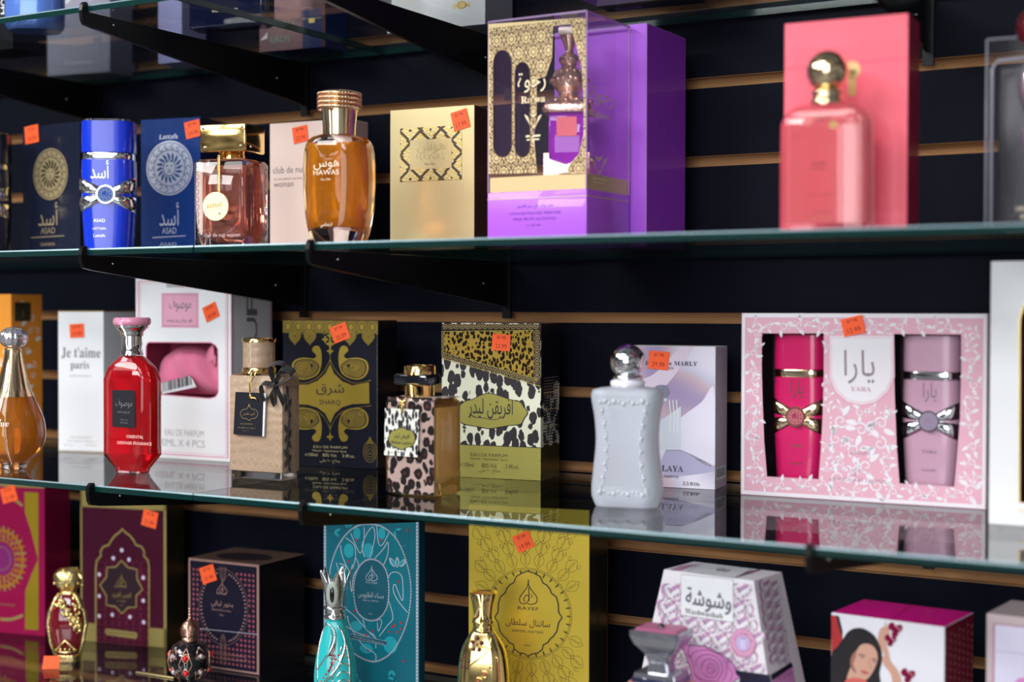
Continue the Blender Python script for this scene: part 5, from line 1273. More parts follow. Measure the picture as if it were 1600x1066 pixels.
# round jewelled bottle
ANT = mat('antique_rose_metal', (.62, .36, .28), .25, 1, bump=(400, .8, .001)); BLKG = mat('black_enamel', (.006, .006, .008), .12, coat=1); CRY = mat('crystal', (.75, .78, .88), .08, trans=.5, metal=.2)
p0 = aty(297, 1058, -.150); B = Bottle(p0.x, -.150, H3, 30, 'small round black bottle studded with red and clear stones, copper stopper')
b = MB(); b.lathe(smooth_prof([(.0100, 0), (.0150, .003), (.0205, .010), (.0225, .019), (.0210, .029), (.0150, .037), (.0085, .0405)]), BLKG, k=10); B.put(b, 'flask')
b = MB(); pr = [(0, .0100), (.003, .0150), (.010, .0205), (.019, .0225), (.029, .0210), (.037, .0150), (.0405, .0085)]
def onR(a, z, o=.0006): 
    r = interp([(r_, z_) for z_, r_ in pr], z)+o; return (r*sin(a), -r*cos(a), z)
for k_ in range(8):
    a0 = k_*pi/4
    b.tube([onR(a0+da, z) for da, z in ((-.32, .019), (-.16, .028), (0, .036), (.16, .028), (.32, .019), (.16, .012), (0, .005), (-.16, .012))], .0007, ANT, 6, True) if k_ % 2 == 0 else None
    for zz, s_ in ((.0255, 1), (.0095, -1)):
        R_ = .0050; b.tube([onR(a0, zz+R_), onR(a0+.20, zz), onR(a0, zz-R_), onR(a0-.20, zz)], .0008, ANT, 6, True)
        if k_ % 2 == 1: b.tube([onR(a0-.3, zz-s_*.002), onR(a0-.15, zz+s_*.007), onR(a0, zz+s_*.010), onR(a0+.15, zz+s_*.007), onR(a0+.3, zz-s_*.002)], .0007, ANT, 6)
B.put(b, 'wire_setting')
for k_ in range(8):
    a0 = k_*pi/4
    if k_ % 2 == 0: B.each('red_stone', [(onR(a0, zz, .0002), .0030) for zz in (.0255, .0095)], REDT)
    else: B.each('clear_stone', [(onR(a0, .0265, .0002), .0028), (onR(a0, .0095, .0002), .0028), (onR(a0, .0345, .0004), .0016)], CRY)
b = MB(); b.lathe([(.0085, .0405), (.0090, .043), (.0080, .0435), (.0080, .046), (.0098, .0465), (.0102, .0485), (.0095, .050), (.0102, .0515), (.0100, .0545), (.0075, .059), (.0035, .0625), (.0022, .064)], ANT)
for i, r_ in enumerate((.0024, .0021, .0021, .0022)): b.sphere((0, 0, .0645+i*.0032), r_, ANT, 12)
B.put(b, 'stopper')
# thin gold bar standing in for the highlight on the glass joint
b = MB(); q0 = atz(213, 1052, H3); q1 = atz(272, 1061, H3); b.box(0, (q1-q0).length, -.0015, .0015, 0, .0016, mat('yellow_brass', (.75, .62, .30), .3, .8), .0003)
tag(b.build('joint_highlight', None, (q0.x, q0.y, H3+.0002), atan2(q1.y-q0.y, q1.x-q0.x)), 'thin brass strip lying on the lowest glass beside the round jewelled bottle', 'strip')

# copper edged box
COPP = mat('copper_print', (.46, .27, .235), .35, .4); DNV = mat('dark_navy_card', (.010, .008, .022), .4, spec=.2); CLAT = mat('rose_lattice', (.26, .06, .085), .4)
c = carton('incense_box', 294.4, 404.7, 476, -.108, H3, 2, 872, 'square dark incense box with copper edges and rosy lattice print', DNV, side=BLACKC, top=mat('dusky_bronze', (.15, .085, .065), .35, .3), edge=COPP)
f = c.F.zoom(240, 800, 4.006); W_, h_ = c.w, c.h; e_ = .0032
f.line([(e_/2, e_/2), (W_-e_/2, e_/2), (W_-e_/2, h_-e_/2), (e_/2, h_-e_/2)], e_, COPP, 1, False, True)
n = 16; m_ = 18; st_ = (W_-2*e_-.003)/n
for i in range(n):
    for j in range(int((h_-2*e_-.004)/st_)):
        u = e_+.0015+(i+.5)*st_; v = e_+.002+(j+.5)*st_
        if (u-W_*.5)**2/(W_*.36)**2+(v-h_*.58)**2/(h_*.36)**2 < 1.05: continue
        f.poly([(u, v-st_*.36), (u+st_*.36, v), (u, v+st_*.36), (u-st_*.36, v)], CLAT, 1, False)
cu, cv = W_*.5, h_*.58; f.ring(cu, cv, W_*.345, h_*.35, .0003, COPP, 2, 60)
for i in range(56):
    a = i*2*pi/56+.05
    if abs(cos(a)) < .2: continue
    f.leaf(cu+W_*.30*cos(a), cv+h_*.305*sin(a), .0028, .0018, a, COPP, 2)
for s_ in (0, 1):
    for k_ in range(3): f.curve([(cu-(.0012+.0016*k_), h_-.006 if s_ else .006), (cu-(.0012+.0016*k_), (h_-.016) if s_ else .030), (cu, (h_-.020-.0012*k_) if s_ else .037+.0012*k_), (cu+(.0012+.0016*k_), (h_-.016) if s_ else .030), (cu+(.0012+.0016*k_), h_-.006 if s_ else .006)], .0003, COPP, 3, False)
rayef(f, 430, 480, .85, COPP, 4, False); f.text('RAYEF', 428, 518, 10, COPP, 4, wd=64)
f.text('بخور ليالي', 430, 605, 46, COPP, 4, wd=138, full=True); f.text('BAKHOOR LAYALI', 426, 622, 11, COPP, 4, wd=120); f.text('70gm', 426, 650, 9, COPP, 4, wd=30)
f.line([(285, 730), (655, 768)], .0007, SILP, 5); f.line([(300, 885), (330, 880), (560, 905), (585, 925), (560, 935), (310, 905)], .0004, COPP, 3, closed=True); f.text('INCENSE BAKHOOR', 440, 900, 9, mat('dim_copper', (.16, .07, .07), .5), 3, wd=220)
tf = c.T; tf.ell(c.w*.52, c.d*.42, c.w*.36, c.d*.27, mat('dark_oval', (.022, .015, .018), .3), 1, 40)
s_ = c.S; s_.ring(c.d*.5, h_*.55, c.d*.33, h_*.36, .0003, mat('faint_red', (.06, .012, .016), .5), 1, 50)
st_on(c, 343, 390, 92, 104, 19, '15.99', zoom=(240, 800, 4.006)); c.done()

# teal peacock box
TEAL = mat('teal_card', (.004, .115, .165), .35, coat=.15, spec=.3); TEAL2 = mat('light_teal', (.012, .30, .38), .35, coat=.3); TEAL3 = mat('dark_teal', (.004, .085, .13), .4); PEA = mat('pearl_line', (.42, .48, .58), .35, .2); CAR = mat('carmine_dot', (.45, .01, .03), .4)
c = carton('perfume_box', 505, 655, 664, -.15, H3, 7, 800, 'teal perfume box with a peacock drawn in pearly lines and an oval medallion', TEAL, side=TEAL3, h=.197)
f = c.F.zoom(460, 780, 3.728); W_, h_ = c.w, c.h
rt = random.Random(5)
for i in range(90):
    u, v = rt.uniform(.008, W_-.008), rt.uniform(.010, h_-.010)
    e2 = ((u-W_*.47)/(W_*.43))**2+((v-h_*.52)/(h_*.36))**2
    if e2 > 1.15: 
        for k_ in range(3): f.leaf(u, v, .0075, .0030, rt.uniform(0, 6.3), TEAL3 if k_ % 2 else TEAL2, 0, .2) if .012 < u < W_-.012 else None
f.line([(.0022, .0025), (W_-.0022, .0025), (W_-.0022, h_-.002), (.0022, h_-.002)], .0028, PEA, 1, False, True)
for k_ in range(56): f.ell(.0022, .004+k_*.0034, .0006, .0009, TEAL3, 2, 6); f.ell(W_-.0022, .004+k_*.0034, .0006, .0009, TEAL3, 2, 6)
for k_ in range(30): f.ell(.004+k_*.0031, .0025, .0009, .0006, TEAL3, 2, 6)
big = [f.uv(*q) for q in ((438, 146), (520, 165), (600, 240), (655, 370), (680, 520), (665, 680), (620, 810), (560, 900), (480, 945), (400, 930), (320, 870), (255, 760), (215, 620), (205, 450), (235, 320), (290, 220), (360, 160))]
f.poly(crom(big, 5, True), mat('mid_teal', (.004, .145, .20), .35, coat=.15, spec=.3), 2, False)
for q in crom(big, 9, True): f.ell(q[0], q[1], .0009, .0011, PEA, 4, 8)
f.line(crom(big, 4, True), .0005, PEA, 4, False, True)
for pts in ([(330, 200), (355, 260), (385, 315), (405, 250), (408, 165)], [(410, 340), (395, 270), (430, 190), (460, 165), (470, 220), (455, 290), (440, 340)], [(480, 150), (490, 250), (510, 270), (540, 220), (552, 195)], [(470, 345), (520, 290), (545, 250), (545, 320), (520, 385)],
            [(270, 270), (280, 330), (325, 420), (355, 350), (350, 270), (300, 225)], [(245, 370), (262, 440), (250, 520), (290, 430), (300, 390), (262, 375)], [(355, 335), (375, 390), (345, 450), (335, 540), (325, 450), (340, 380)],
            [(545, 470), (560, 435), (590, 425), (620, 440), (632, 480), (632, 590), (605, 540), (590, 500), (578, 505), (580, 545), (610, 600), (660, 660)], [(550, 590), (575, 690), (540, 740), (495, 800)], [(300, 640), (360, 690), (430, 770), (480, 815)], [(300, 740), (370, 780), (440, 800)],
            [(310, 680), (330, 750), (400, 850), (470, 900), (475, 940)], [(480, 710), (500, 700), (510, 720), (490, 770), (485, 720)], [(400, 700), (420, 760), (470, 800), (475, 870)]):
    f.curve(pts, .0009, PEA, 4)
for x, y, a_ in ((600, 390, 1.57), (588, 385, 2.2), (615, 385, .9)): u, v = f.uv(x, y+10); f.leaf(u, v, .011, .005, a_, PEA, 4); f.leaf(u, v+.001, .008, .003, a_, TEAL2, 5)
for x, y, rx, ry in ((318, 300, 34, 42), (432, 300, 34, 44), (365, 200, 24, 36), (510, 200, 24, 34), (360, 740, 40, 30), (420, 870, 44, 30), (560, 850, 46, 50)):
    u, v = f.uv(x, y); f.ell(u, v, rx*.00017, ry*.00017, TEAL2, 3, 20)
for x, y in ((365, 240), (503, 240), (316, 364), (660, 182), (607, 481), (352, 652), (458, 768), (420, 790), (428, 880), (620, 720), (620, 756), (600, 775), (572, 743), (555, 772), (588, 735), (638, 944)):
    u, v = f.uv(x, y); f.ell(u, v, .0011, .0013, CAR, 6, 10)
ov = [(450, 350), (505, 372), (540, 430), (552, 530), (540, 630), (500, 690), (450, 708), (400, 690), (362, 640), (347, 530), (362, 430), (400, 370)]
q = crom([f.uv(*p) for p in ov], 6, True); f.poly(q, TEAL3, 5, False); f.line(q, .0007, PEA, 7, False, True)
for k_, p_ in enumerate(q):
    if 1: f.ell(p_[0], p_[1], .0010, .0010, PEA, 7, 8)
rayef(f, 452, 440, .9, PEA, 8, False); f.text('RAYEF', 452, 492, 10, PEA, 8, wd=68)
f.text('مسك الطاووس', 448, 582, 40, PEA, 8, wd=150, full=True); f.text('MUSK AL TAWOOS', 446, 596, 9, PEA, 8, wd=92); f.text('20ml', 446, 672, 7, PEA, 8, wd=22)
f.poly([(330, 785), (540, 828), (538, 852), (328, 812)], TEAL3, 7); f.line([(330, 785), (540, 828), (538, 852), (328, 812)], .0004, PEA, 8, closed=True); f.text('CONCENTRATED PERFUME OIL', 434, 826, 9, PEA, 9, wd=180, ang=-.12)
c.done()

# teal enamel bottle with lily cap
SLV = mat('polished_silver', (.82, .84, .84), .14, 1, bump=(200, .3, .001)); TENA = mat('turquoise_enamel', (.02, .50, .52), .25, coat=.6); BWN = mat('brown_enamel', (.06, .035, .025), .25, coat=.6)
p0 = aty(524, 1066, -.19); B = Bottle(p0.x, -.19, H3, 24, 'turquoise enamelled bottle with silver wing scrolls and a lily shaped silver cap')
tp = smooth_prof([(.0140, 0), (.0165, .008), (.0205, .030), (.0205, .045), (.0175, .065), (.0130, .080), (.0095, .0905), (.0090, .096)])
b = MB(); b.lathe(tp, TENA, k=10, sy=.8); B.put(b, 'flask')
wr = wrap_round(tp, .8); b = MB()
def onB(u, v, n=.0008): return tuple(wr(u, v, n))
def ribbon3(pts, r_, m): b.tube([onB(*p) for p in crom(pts, 5)], r_, m, 6)
ribbon3([(-.015, .030), (-.017, .060), (-.014, .083), (-.006, .091), (.002, .083), (.000, .070), (-.008, .058), (-.016, .048)], .0011, SLV); ribbon3([(-.014, .024), (-.006, .038), (.006, .052), (.013, .072), (.008, .086)], .0013, SLV); ribbon3([(.004, .090), (.012, .078), (.018, .058), (.019, .035)], .0011, SLV)
for i in range(7): ribbon3([(.002+.001*i, .020+i*.0075), (.010, .024+i*.0078), (.018, .022+i*.0075)], .0008, SLV); ribbon3([(-.004+.001*i, .012+i*.0070), (.002, .020+i*.0065)], .0007, SLV)
B.put(b, 'silver_scrolls')
b = MB(); f = Face(b, B.loc, B.rz, (0, 0, 0), (1, 0, 0), (0, 0, 1), lambda u, v, n: wr(u, v, n+.0003)); 
f.blob([(-.013, .060), (-.013, .080), (-.005, .088), (.000, .080), (-.003, .068)], BWN, 1, False); f.blob([(-.014, .030), (-.004, .044), (.004, .062), (.006, .080), (.001, .070), (-.008, .055), (-.014, .044)], BWN, 1, False); B.put(b, 'brown_enamel_panels')
B.each('red_stone', [(onB(-.013+i*.0024, .034+i*.0036), .0011) for i in range(9)]+[(onB(-.010+(i % 3)*.004, .012+(i//3)*.006), .0011) for i in range(12)]+[(onB(-.0165, .073), .0014)], REDT)
b = MB(); b.lathe([(.0105, .096), (.0112, .0975), (.0098, .0985), (.0098, .104), (.0112, .105), (.0115, .1065), (.0098, .108)], SLV)
for k_ in range(5):
    a = k_*2*pi/5+.35; n = 8
    outl = [(-.0055, 0), (-.0085, .014), (-.0045, .024), (0, .036), (.0045, .024), (.0085, .014), (.0055, 0)]
    def pp(u, v, n_, a=a):
        t = a+u/.0105; r = .0092+.010*(v/.036)**2+n_-.0035*(v/.036)**4; return (r*sin(t), -r*cos(t), .1075+v)
    vs = []; rows = 9
    for q in range(rows):
        v = .036*q/(rows-1); hw_ = interp([(.0058, 0), (.0075, .012), (.0055, .022), (.0004, .036)], v)
        for j in range(5): vs.append(pp(-hw_+hw_*j/2, v, .0012-.0012*abs(j-2)))
    for q in range(rows):
        v = .036*q/(rows-1); hw_ = interp([(.0058, 0), (.0075, .012), (.0055, .022), (.0004, .036)], v)
        for j in range(5): vs.append(pp(-hw_+hw_*j/2, v, -.0006))
    L_ = rows*5; fs = []
    for q in range(rows-1):
        for j in range(4): fs += [(q*5+j, q*5+j+1, q*5+5+j+1, q*5+5+j), (L_+q*5+j, L_+q*5+5+j, L_+q*5+5+j+1, L_+q*5+j+1)]
        fs += [(q*5, q*5+5, L_+q*5+5, L_+q*5), (q*5+4, L_+q*5+4, L_+q*5+9, q*5+9)]
    b.add(vs, fs, SLV, True)
B.put(b, 'lily_cap')
b = MB(); b.sphere((0, -.0125, .121), .0062, mat('grey_enamel', (.38, .42, .38), .3), 16, rz=.013, ry=.002); b.sphere((0, -.0140, .121), .0025, BLKG, 12, rz=.008, ry=.0012); B.put(b, 'grey_petal_inlay')

# gold foil box
SANT = mat('lime_gold_foil', (.66, .49, .06), .32, .72); OLI = mat('olive_ink', (.10, .075, .006), .45)
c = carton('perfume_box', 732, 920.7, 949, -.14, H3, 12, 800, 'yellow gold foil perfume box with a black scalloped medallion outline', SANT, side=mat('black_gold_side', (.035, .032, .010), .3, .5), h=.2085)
f = c.F.zoom(690, 780, 3.728); W_, h_ = c.w, c.h
med = [(503, 420), (540, 432), (575, 452), (592, 490), (612, 500), (632, 525), (640, 548), (668, 570), (680, 610), (682, 660), (702, 690), (682, 720), (672, 770), (650, 800), (632, 815), (620, 835), (592, 850), (588, 875), (560, 897), (530, 902), (503, 914)]
med = med+[(1012-x, y-2) for x, y in med[::-1]][1:-1]
u0, v0 = f.uv(506, 668); r0 = abs(f.uv(506, 410)[1]-v0)
for q_ in (r0*.985, r0*1.03): f.ring(u0, v0, q_*.985, q_, .00035, OLI, 1, 80)
for i in range(110): a = i*2*pi/110; f.line([(u0+r0*.975*cos(a), v0+r0*.985*sin(a)), (u0+r0*1.015*cos(a), v0+r0*1.025*sin(a))], .0003, OLI, 1, False)
mg = .0045
def okp(u, v): return mg < u < W_-mg and .004 < v < h_-.004
for i in range(24):
    a = i*2*pi/24+.06
    for rr_, L_, wd_ in ((1.05, .0155, .0100), (1.33, .0155, .0115), (1.62, .0165, .0130), (1.93, .0165, .0150)):
        cu, cv = u0+r0*rr_*cos(a), v0+r0*rr_*sin(a); tu, tv = cu+L_*cos(a), cv+L_*sin(a)
        if not (okp(cu, cv) and okp(tu, tv)): continue
        for s_ in (-1, 1):
            pts = [(cu+L_*t*cos(a)-s_*wd_/2*sin(pi*t)*sin(a), cv+L_*t*sin(a)+s_*wd_/2*sin(pi*t)*cos(a)) for t in [k_/8 for k_ in range(9)]]; f.line(pts, .00035, OLI, 1, False)
        f.line([(cu+L_*t*cos(a)-.0010*sin(t*14)*sin(a), cv+L_*t*sin(a)+.0010*sin(t*14)*cos(a)) for t in [.15+.07*k_ for k_ in range(11)]], .0003, OLI, 1, False)
        f.line([(cu+L_*t*cos(a)+.0010*sin(t*14)*sin(a), cv+L_*t*sin(a)-.0010*sin(t*14)*cos(a)) for t in [.15+.07*k_ for k_ in range(11)]], .0003, OLI, 1, False)
        if rr_ > 1.2:
            for s_ in (-1, 1):
                pu, pv = cu+L_*.75*cos(a)-s_*.005*sin(a), cv+L_*.75*sin(a)+s_*.005*cos(a)
                if okp(pu-.003, pv-.003) and okp(pu+.003, pv+.003): f.spiral(pu, pv, .0028, 1.2, a, s_, .0004, OLI)
for i in range(32):
    a = i*2*pi/32; f.leaf(u0+r0*.88*cos(a), v0+r0*.88*sin(a), .0055, .0018, a, OLI, 0) 
f.poly([f.uv(*p) for p in med], SANT, 4, False); f.line([f.uv(*p) for p in med], .0011, INKD, 6, False, True)
rayef(f, 506, 556, 1.42, INKD, 7, False); f.text('RAYEF', 505, 646, 19, INKD, 7, wd=122)
f.text('سانتال سلطان', 503, 750, 50, INKD, 7, wd=258, full=True); f.text('SANTAL SULTAN', 500, 778, 15, INKD, 7, wd=182); f.text('20ml', 500, 856, 9, INKD, 7, wd=36)
s_ = c.S
for i in range(28): a = i*2*pi/28; s_.leaf(c.d*.5+.003*cos(a), h_*.52+.006*sin(a), .017 if abs(cos(a)) < .5 else .008, .0012, a, mat('gold_black_ray', (.09, .08, .02), .35, .5), 1)
s_.rect(c.d-.0016, 0, c.d, h_, mat('scarlet_edge', (.70, .01, .03), .4), 2)
st_on(c, 477, 248, 104, 102, 25, '19.99', zoom=(690, 780, 3.728)); c.done()

# gold spotted bottle
GOL2 = mat('bright_gold', (.93, .70, .28), .13, 1); MAROON = mat('maroon_stone', (.10, .01, .008), .25, coat=.5)
p0 = aty(755, 1066, -.19); B = Bottle(p0.x, -.19, H3, 18, 'polished gold bottle with maroon dots and flared neck beside the gold foil box')
tp = smooth_prof([(.0150, 0), (.0180, .008), (.0225, .030), (.0240, .050), (.0232, .068), (.0200, .086), (.0130, .0985), (.0092, .103)])
b = MB(); b.lathe(tp, GOL2, k=12, sy=.62); wr = wrap_round(tp, .62)
def rib(pts, r_): b.tube([tuple(wr(*p, .0004)) for p in crom(pts, 6)], r_, GOL2, 6)
rib([(-.022, .060), (-.010, .072), (.006, .086), (.010, .098)], .0010); rib([(-.020, .030), (-.004, .044), (.012, .062), (.018, .082)], .0010); B.put(b, 'flask')
RUST = mat('rust_stone', (.45, .07, .03), .2, coat=1)
for cu, cv in ((-.0035, .0915), (-.0150, .075)):
    B.each('maroon_stone', [(tuple(wr(cu+.0046*cos(a), cv+.0052*sin(a), .0006)), .0021) for a in [k_*2*pi/5+.3 for k_ in range(5)]], MAROON, 10)
    B.each('rust_stone', [(tuple(wr(cu, cv, .0004)), .0013)], RUST)
B.each('rust_stone', [(tuple(wr(.015-i*.0052, .0780-i*.0062, .001)), .0014) for i in range(6)], RUST)
b = MB()
for i in range(6):
    q = wr(.015-i*.0052, .0780-i*.0062, .0006); b.tube([(q.x+.0028*cos(a), q.y, q.z+.0030*sin(a)) for a in [k_*pi/8 for k_ in range(16)]], .0008, GOL2, 6, True)
B.put(b, 'ring_settings')
b = MB(); b.lathe([(.0095, .1025), (.0100, .104), (.0092, .1045), (.0092, .109), (.0102, .1095), (.0102, .112), (.0092, .1125), (.0088, .118), (.0102, .127), (.0128, .1370), (.0125, .1373), (.0090, .1310)], GOL2, caps=False)
for i in range(12): b.sphere((.0098*sin(-.7+i*.09), -.0098*cos(-.7+i*.09)*1.0, .116+i*.0014), .0008, PGOLD, 8)
B.put(b, 'flared_neck')
b = MB(); b.lathe([(.0108, .1335), (.0116, .1355), (.0060, .1372), (.001, .138)], mat('garnet_crystals', (.30, .02, .012), .25, coat=1, bump=(700, 1, .002))); B.put(b, 'crystal_top')

# pink bottle with square crystal stopper
SCRY = mat('smoky_crystal', (.36, .37, .42), .08, .8, bump=(70, .4, .002)); GLIT = mat('pink_glitter', (.75, .22, .42), .35, .3, bump=(1500, 1, .002)); PNK = mat('salmon_pink_lacquer', (.80, .33, .34), .3, coat=.5)
cx, cy, w, d = centre(979, 1062, 1087, -.248, H3+.07, 0); B = Bottle(cx, cy, H3, 0, 'salmon pink bottle with square smoky crystal stopper topped in pink glitter')
b = MB(); b.loft([(0, w*.56, d*.58, .003), (.088, w*.50, d*.52, .003), (.0905, w*.49, d*.51, .003)], PNK, k=3); B.put(b, 'body')
b = MB(); b.loft([(.0906, w*.43, d*.50, .002), (.0945, w*.42, d*.49, .002)], mat('navy_crystal', (.03, .035, .10), .08, .4, coat=1), k=2, smooth=False); b.loft([(.0946, w*.40, d*.46, .001), (.0985, w*.38, d*.44, .001)], SCRY, k=2, smooth=False); B.put(b, 'stopper_foot')
b = MB(); b.loft([(.0986, w*.21, d*.24, .002), (.106, w*.19, d*.22, .002), (.114, w*.26, d*.30, .002), (.121, w*.40, d*.44, .002), (.128, w*.47, d*.50, .002), (.1325, w*.47, d*.50, .002), (.1330, w*.44, d*.47, .002)], SCRY, k=2, smooth=False); B.put(b, 'crystal_stopper')
b = MB(); b.loft([(.1331, w*.40, d*.43, .002), (.1350, w*.36, d*.38, .002)], GLIT, k=2, smooth=False); b.sphere((0, 0, .1345), .0035, BLKG, 10); B.put(b, 'glitter_top')

# white trapezoid box with pink feathers
WAR = mat('feather_white', (.80, .76, .82), .45, coat=.25); MAU = mat('feather_mauve', (.40, .30, .46), .5); FPK = mat('feather_pink', (.62, .20, .42), .5)
y0 = -.175; pA = atz(1037.6, 890, aty(1037.6, 890, y0).z); zt = pA.z; pB, pC, pD = (atz(*q, zt) for q in ((1177.6, 907.7), (1210, 893), (1074, 877)))
rz_ = atan2(pB.y-pA.y, pB.x-pA.x); R_ = Matrix.Rotation(-rz_, 3, 'Z'); h = zt-H3
wt = (pB-pA).length; dt = (pC-pB).length
# slopes of the sides, from the lower corners
loc = Vector((pA.x, pA.y, H3)); lx = R_ @ Vector((0, 0, 0))
sl = .21; slf = .11                          # metres outward per metre down
c_root = thing('perfume_box', loc, rz_, 'white tapered perfume box with pink feather print and a pink rose', 'perfume box')
b = MB(); e = h
def cor(x, y, t): # t: depth below the top
    return (x+(-sl*t if x < wt/2 else sl*t), y+(-slf*t*.6 if y < dt/2 else slf*t*.6), h-t)
tops = [(0, 0), (wt, 0), (wt, dt), (0, dt)]
vs = [cor(x, y, 0) for x, y in tops]+[cor(x, y, h) for x, y in tops]
b.add(vs, [(4, 5, 1, 0), (5, 6, 2, 1), (6, 7, 3, 2), (7, 4, 0, 3), (0, 1, 2, 3), (7, 6, 5, 4)], WAR)
O_ = Vector(cor(0, 0, h)); U_ = Vector((1, 0, 0)); V_ = (Vector((0, 0, h))-Vector((0, -slf*.6*h, 0))).normalized()
f = Face(b, loc, rz_, O_, U_, V_).zoom(940, 820, 4.334); Ls = V_.length
O2 = Vector(cor(wt, 0, h)); V2 = (Vector((wt, 0, h))-Vector((wt+sl*h, 0, 0))).normalized(); sF = Face(b, loc, rz_, O2, Vector((0, 1, 0)), V2).zoom(940, 820, 4.334)
tF = Face(b, loc, rz_, (0, 0, h), (1, 0, 0), (0, 1, 0)).zoom(940, 820, 4.334); tF.clip = (wt, dt)
def feather(F, x, y, L_, a, s):
    """curling feather in pixels of the crop"""
    pts = [(x+L_*t*cos(a)+s*L_*.18*sin(2*pi*t), y-L_*t*sin(a)) for t in [k_/8 for k_ in range(9)]]; q = [F.uv(*p) for p in pts]
    wds = [.0082*sin(pi*min(1, max(.03, k_/8)))**.7+.0002 for k_ in range(9)]
    F.line(q, [w_*1.15 for w_ in wds], FPK, 1, False); F.line(q, wds, MAU, 2, False)
    F.line([(a_+.0012, b__) for a_, b__ in q], [w_*.42 for w_ in wds], WAR, 3, False)
    for k_ in range(1, 8):
        u, v = q[k_]; 
        for jj in range(2): F.leaf(u+.0006, v-.001*jj, .0048, .0012, -1.9 if s > 0 else -1.3, WAR, 4); 
        F.leaf(u-.0022, v, .0030, .0008, 2.5, FPK, 4)
edge = lambda y: (423-(y-305)*.187, 1030+(y-380)*.182)
for i in range(17):
    for j in range(7):
        x, y = 330+i*58+(j % 2)*28, 400+j*108; l_, r_x = edge(y-100)[0]+14, edge(y-100)[1]-26
        l2 = edge(y)[0]+20
        if l2-2 < x < edge(y)[1]-30 and l_-8 < x+48 < r_x+14 and y-118 > 318 and y < 1060: feather(f, x, y, 118, 1.15, 1 if i % 2 else -1)
for i in range(8):
    for j in range(8):
        x, y = 1050+i*27+j*9, 470+j*78
        xl = 1030+(y-380)*.182+14; xr = 1170+(y-318)*.19-18
        if xl < x < xr-14 and y < 990: feather(sF, x, y, 92, 1.35, 1 if i % 2 else -1)
f.poly([(540, 335), (893, 372), (893, 662), (538, 612)], WHITE, 6); f.line([(540, 335), (893, 372), (893, 662), (538, 612)], .0005, mat('grey_rule', (.20, .17, .24), .5), 7, closed=True)
tF.poly([(548, 332), (893, 366), (1015, 306), (690, 262)], WHITE, 6); tF.line([(548, 332), (690, 262)], .0005, MATS['grey_rule'], 7); tF.line([(893, 366), (1015, 306)], .0005, MATS['grey_rule'], 7)
tF.text('وشوشة', 785, 322, 34, INKD, 8, wd=130, full=True)
for s_x, ph in ((0, 0), (1, 1)):
    for k_ in range(4):
        x0_, y0_ = (450+k_*26, 318-k_*2) if not s_x else (905+k_*30, 360-k_*8); tF.curve([(x0_, y0_), (x0_+60, y0_-25), (x0_+120, y0_-40)], [.0022]*13, (MAU, FPK)[k_ % 2], 4)
GRI = mat('slate_ink', (.14, .14, .18), .5)
f.text('وشوشة', 722, 592, 152, GRI, 8, wd=308, full=True, bold=.00026); f.text(serif('Washwashah'), 694, 618, 36, mat('ink_charcoal', (.06, .06, .075), .5), 8, wd=258)
u, v = f.uv(960, 802); r_ = .0118; f.ell(u, v, r_*1.02, r_*1.02, mat('plum_ring', (.22, .05, .16), .5), 8, 40); f.ell(u, v, r_*.98, r_*.98, mat('badge_pink', (.68, .33, .52), .45), 9, 40); f.ring(u, v, r_*.60, r_*.60, .0003, MATS['plum_ring'], 10); f.ell(u, v, r_*.54, r_*.54, mat('badge_lilac', (.50, .42, .68), .4), 10, 30)
for s_ in (-1, 1): f.rect(u+s_*.0012-.0007, v-.0048, u+s_*.0012+.0007, v+.0030, mat('lilac_pale', (.70, .62, .85), .4), 12); f.rect(u+s_*.0012-.0003, v+.0030, u+s_*.0012+.0003, v+.0050, MATS['plum_ring'], 12)
def arc_text(t, r, a0, a1, h_, m, L):
    n = len(t)
    for i, ch in enumerate(t):
        a = a0+(a1-a0)*(i+.5)/n
        if ch == ' ': continue
        f.text(ch, u+r*cos(a), v+r*sin(a), h_, m, L, px=False, ang=a+pi/2)
arc_text('Perfumed Spray Inside', r_*.90, pi*1.02, pi*1.98, .0014, MATS['plum_ring'], 12)
ar = arabic('عطر للجسم في الداخل')
for i, ch in enumerate(ar):
    a = pi*.96-pi*.92*(i+.5)/len(ar)
    if ch != ' ': f.text(ch, u+r_*.70*cos(a), v+r_*.70*sin(a), .0016, MATS['plum_ring'], 12, px=False, ang=a-pi/2)
# rose
RSE = mat('orchid_rose', (.66, .24, .56), .45)
rose = [(555, 808), (600, 815), (700, 822), (760, 845), (810, 875), (850, 900), (905, 955), (915, 1010), (940, 1035), (900, 1060), (860, 1110), (640, 1110), (620, 1060), (600, 960), (575, 900), (558, 850)]
f.poly(rose, RSE, 8); f.line(rose, .0006, INKD, 10, closed=True)
for pts in ([(600, 900), (640, 860), (720, 850), (800, 880), (840, 930), (850, 1000), (820, 1060)], [(640, 960), (650, 910), (700, 880), (770, 890), (815, 940), (820, 1000), (790, 1050)], [(680, 980), (690, 930), (740, 910), (785, 940), (795, 990), (770, 1030), (720, 1030), (690, 1000)],
            [(712, 970), (735, 940), (765, 955), (775, 985), (750, 1010), (722, 1000), (725, 975), (745, 965), (758, 985), (745, 995)], [(575, 870), (620, 930), (630, 1000), (680, 1060)], [(850, 905), (860, 960), (890, 1010), (870, 1060)], [(600, 815), (590, 870), (610, 900)], [(630, 1010), (660, 1040), (740, 1060), (800, 1055)], [(700, 822), (740, 850), (810, 875)], [(905, 955), (880, 930), (850, 930)]):
    f.curve(pts, .0004, INKD, 10)
NVY = mat('navy_band', (.010, .010, .035), .4)
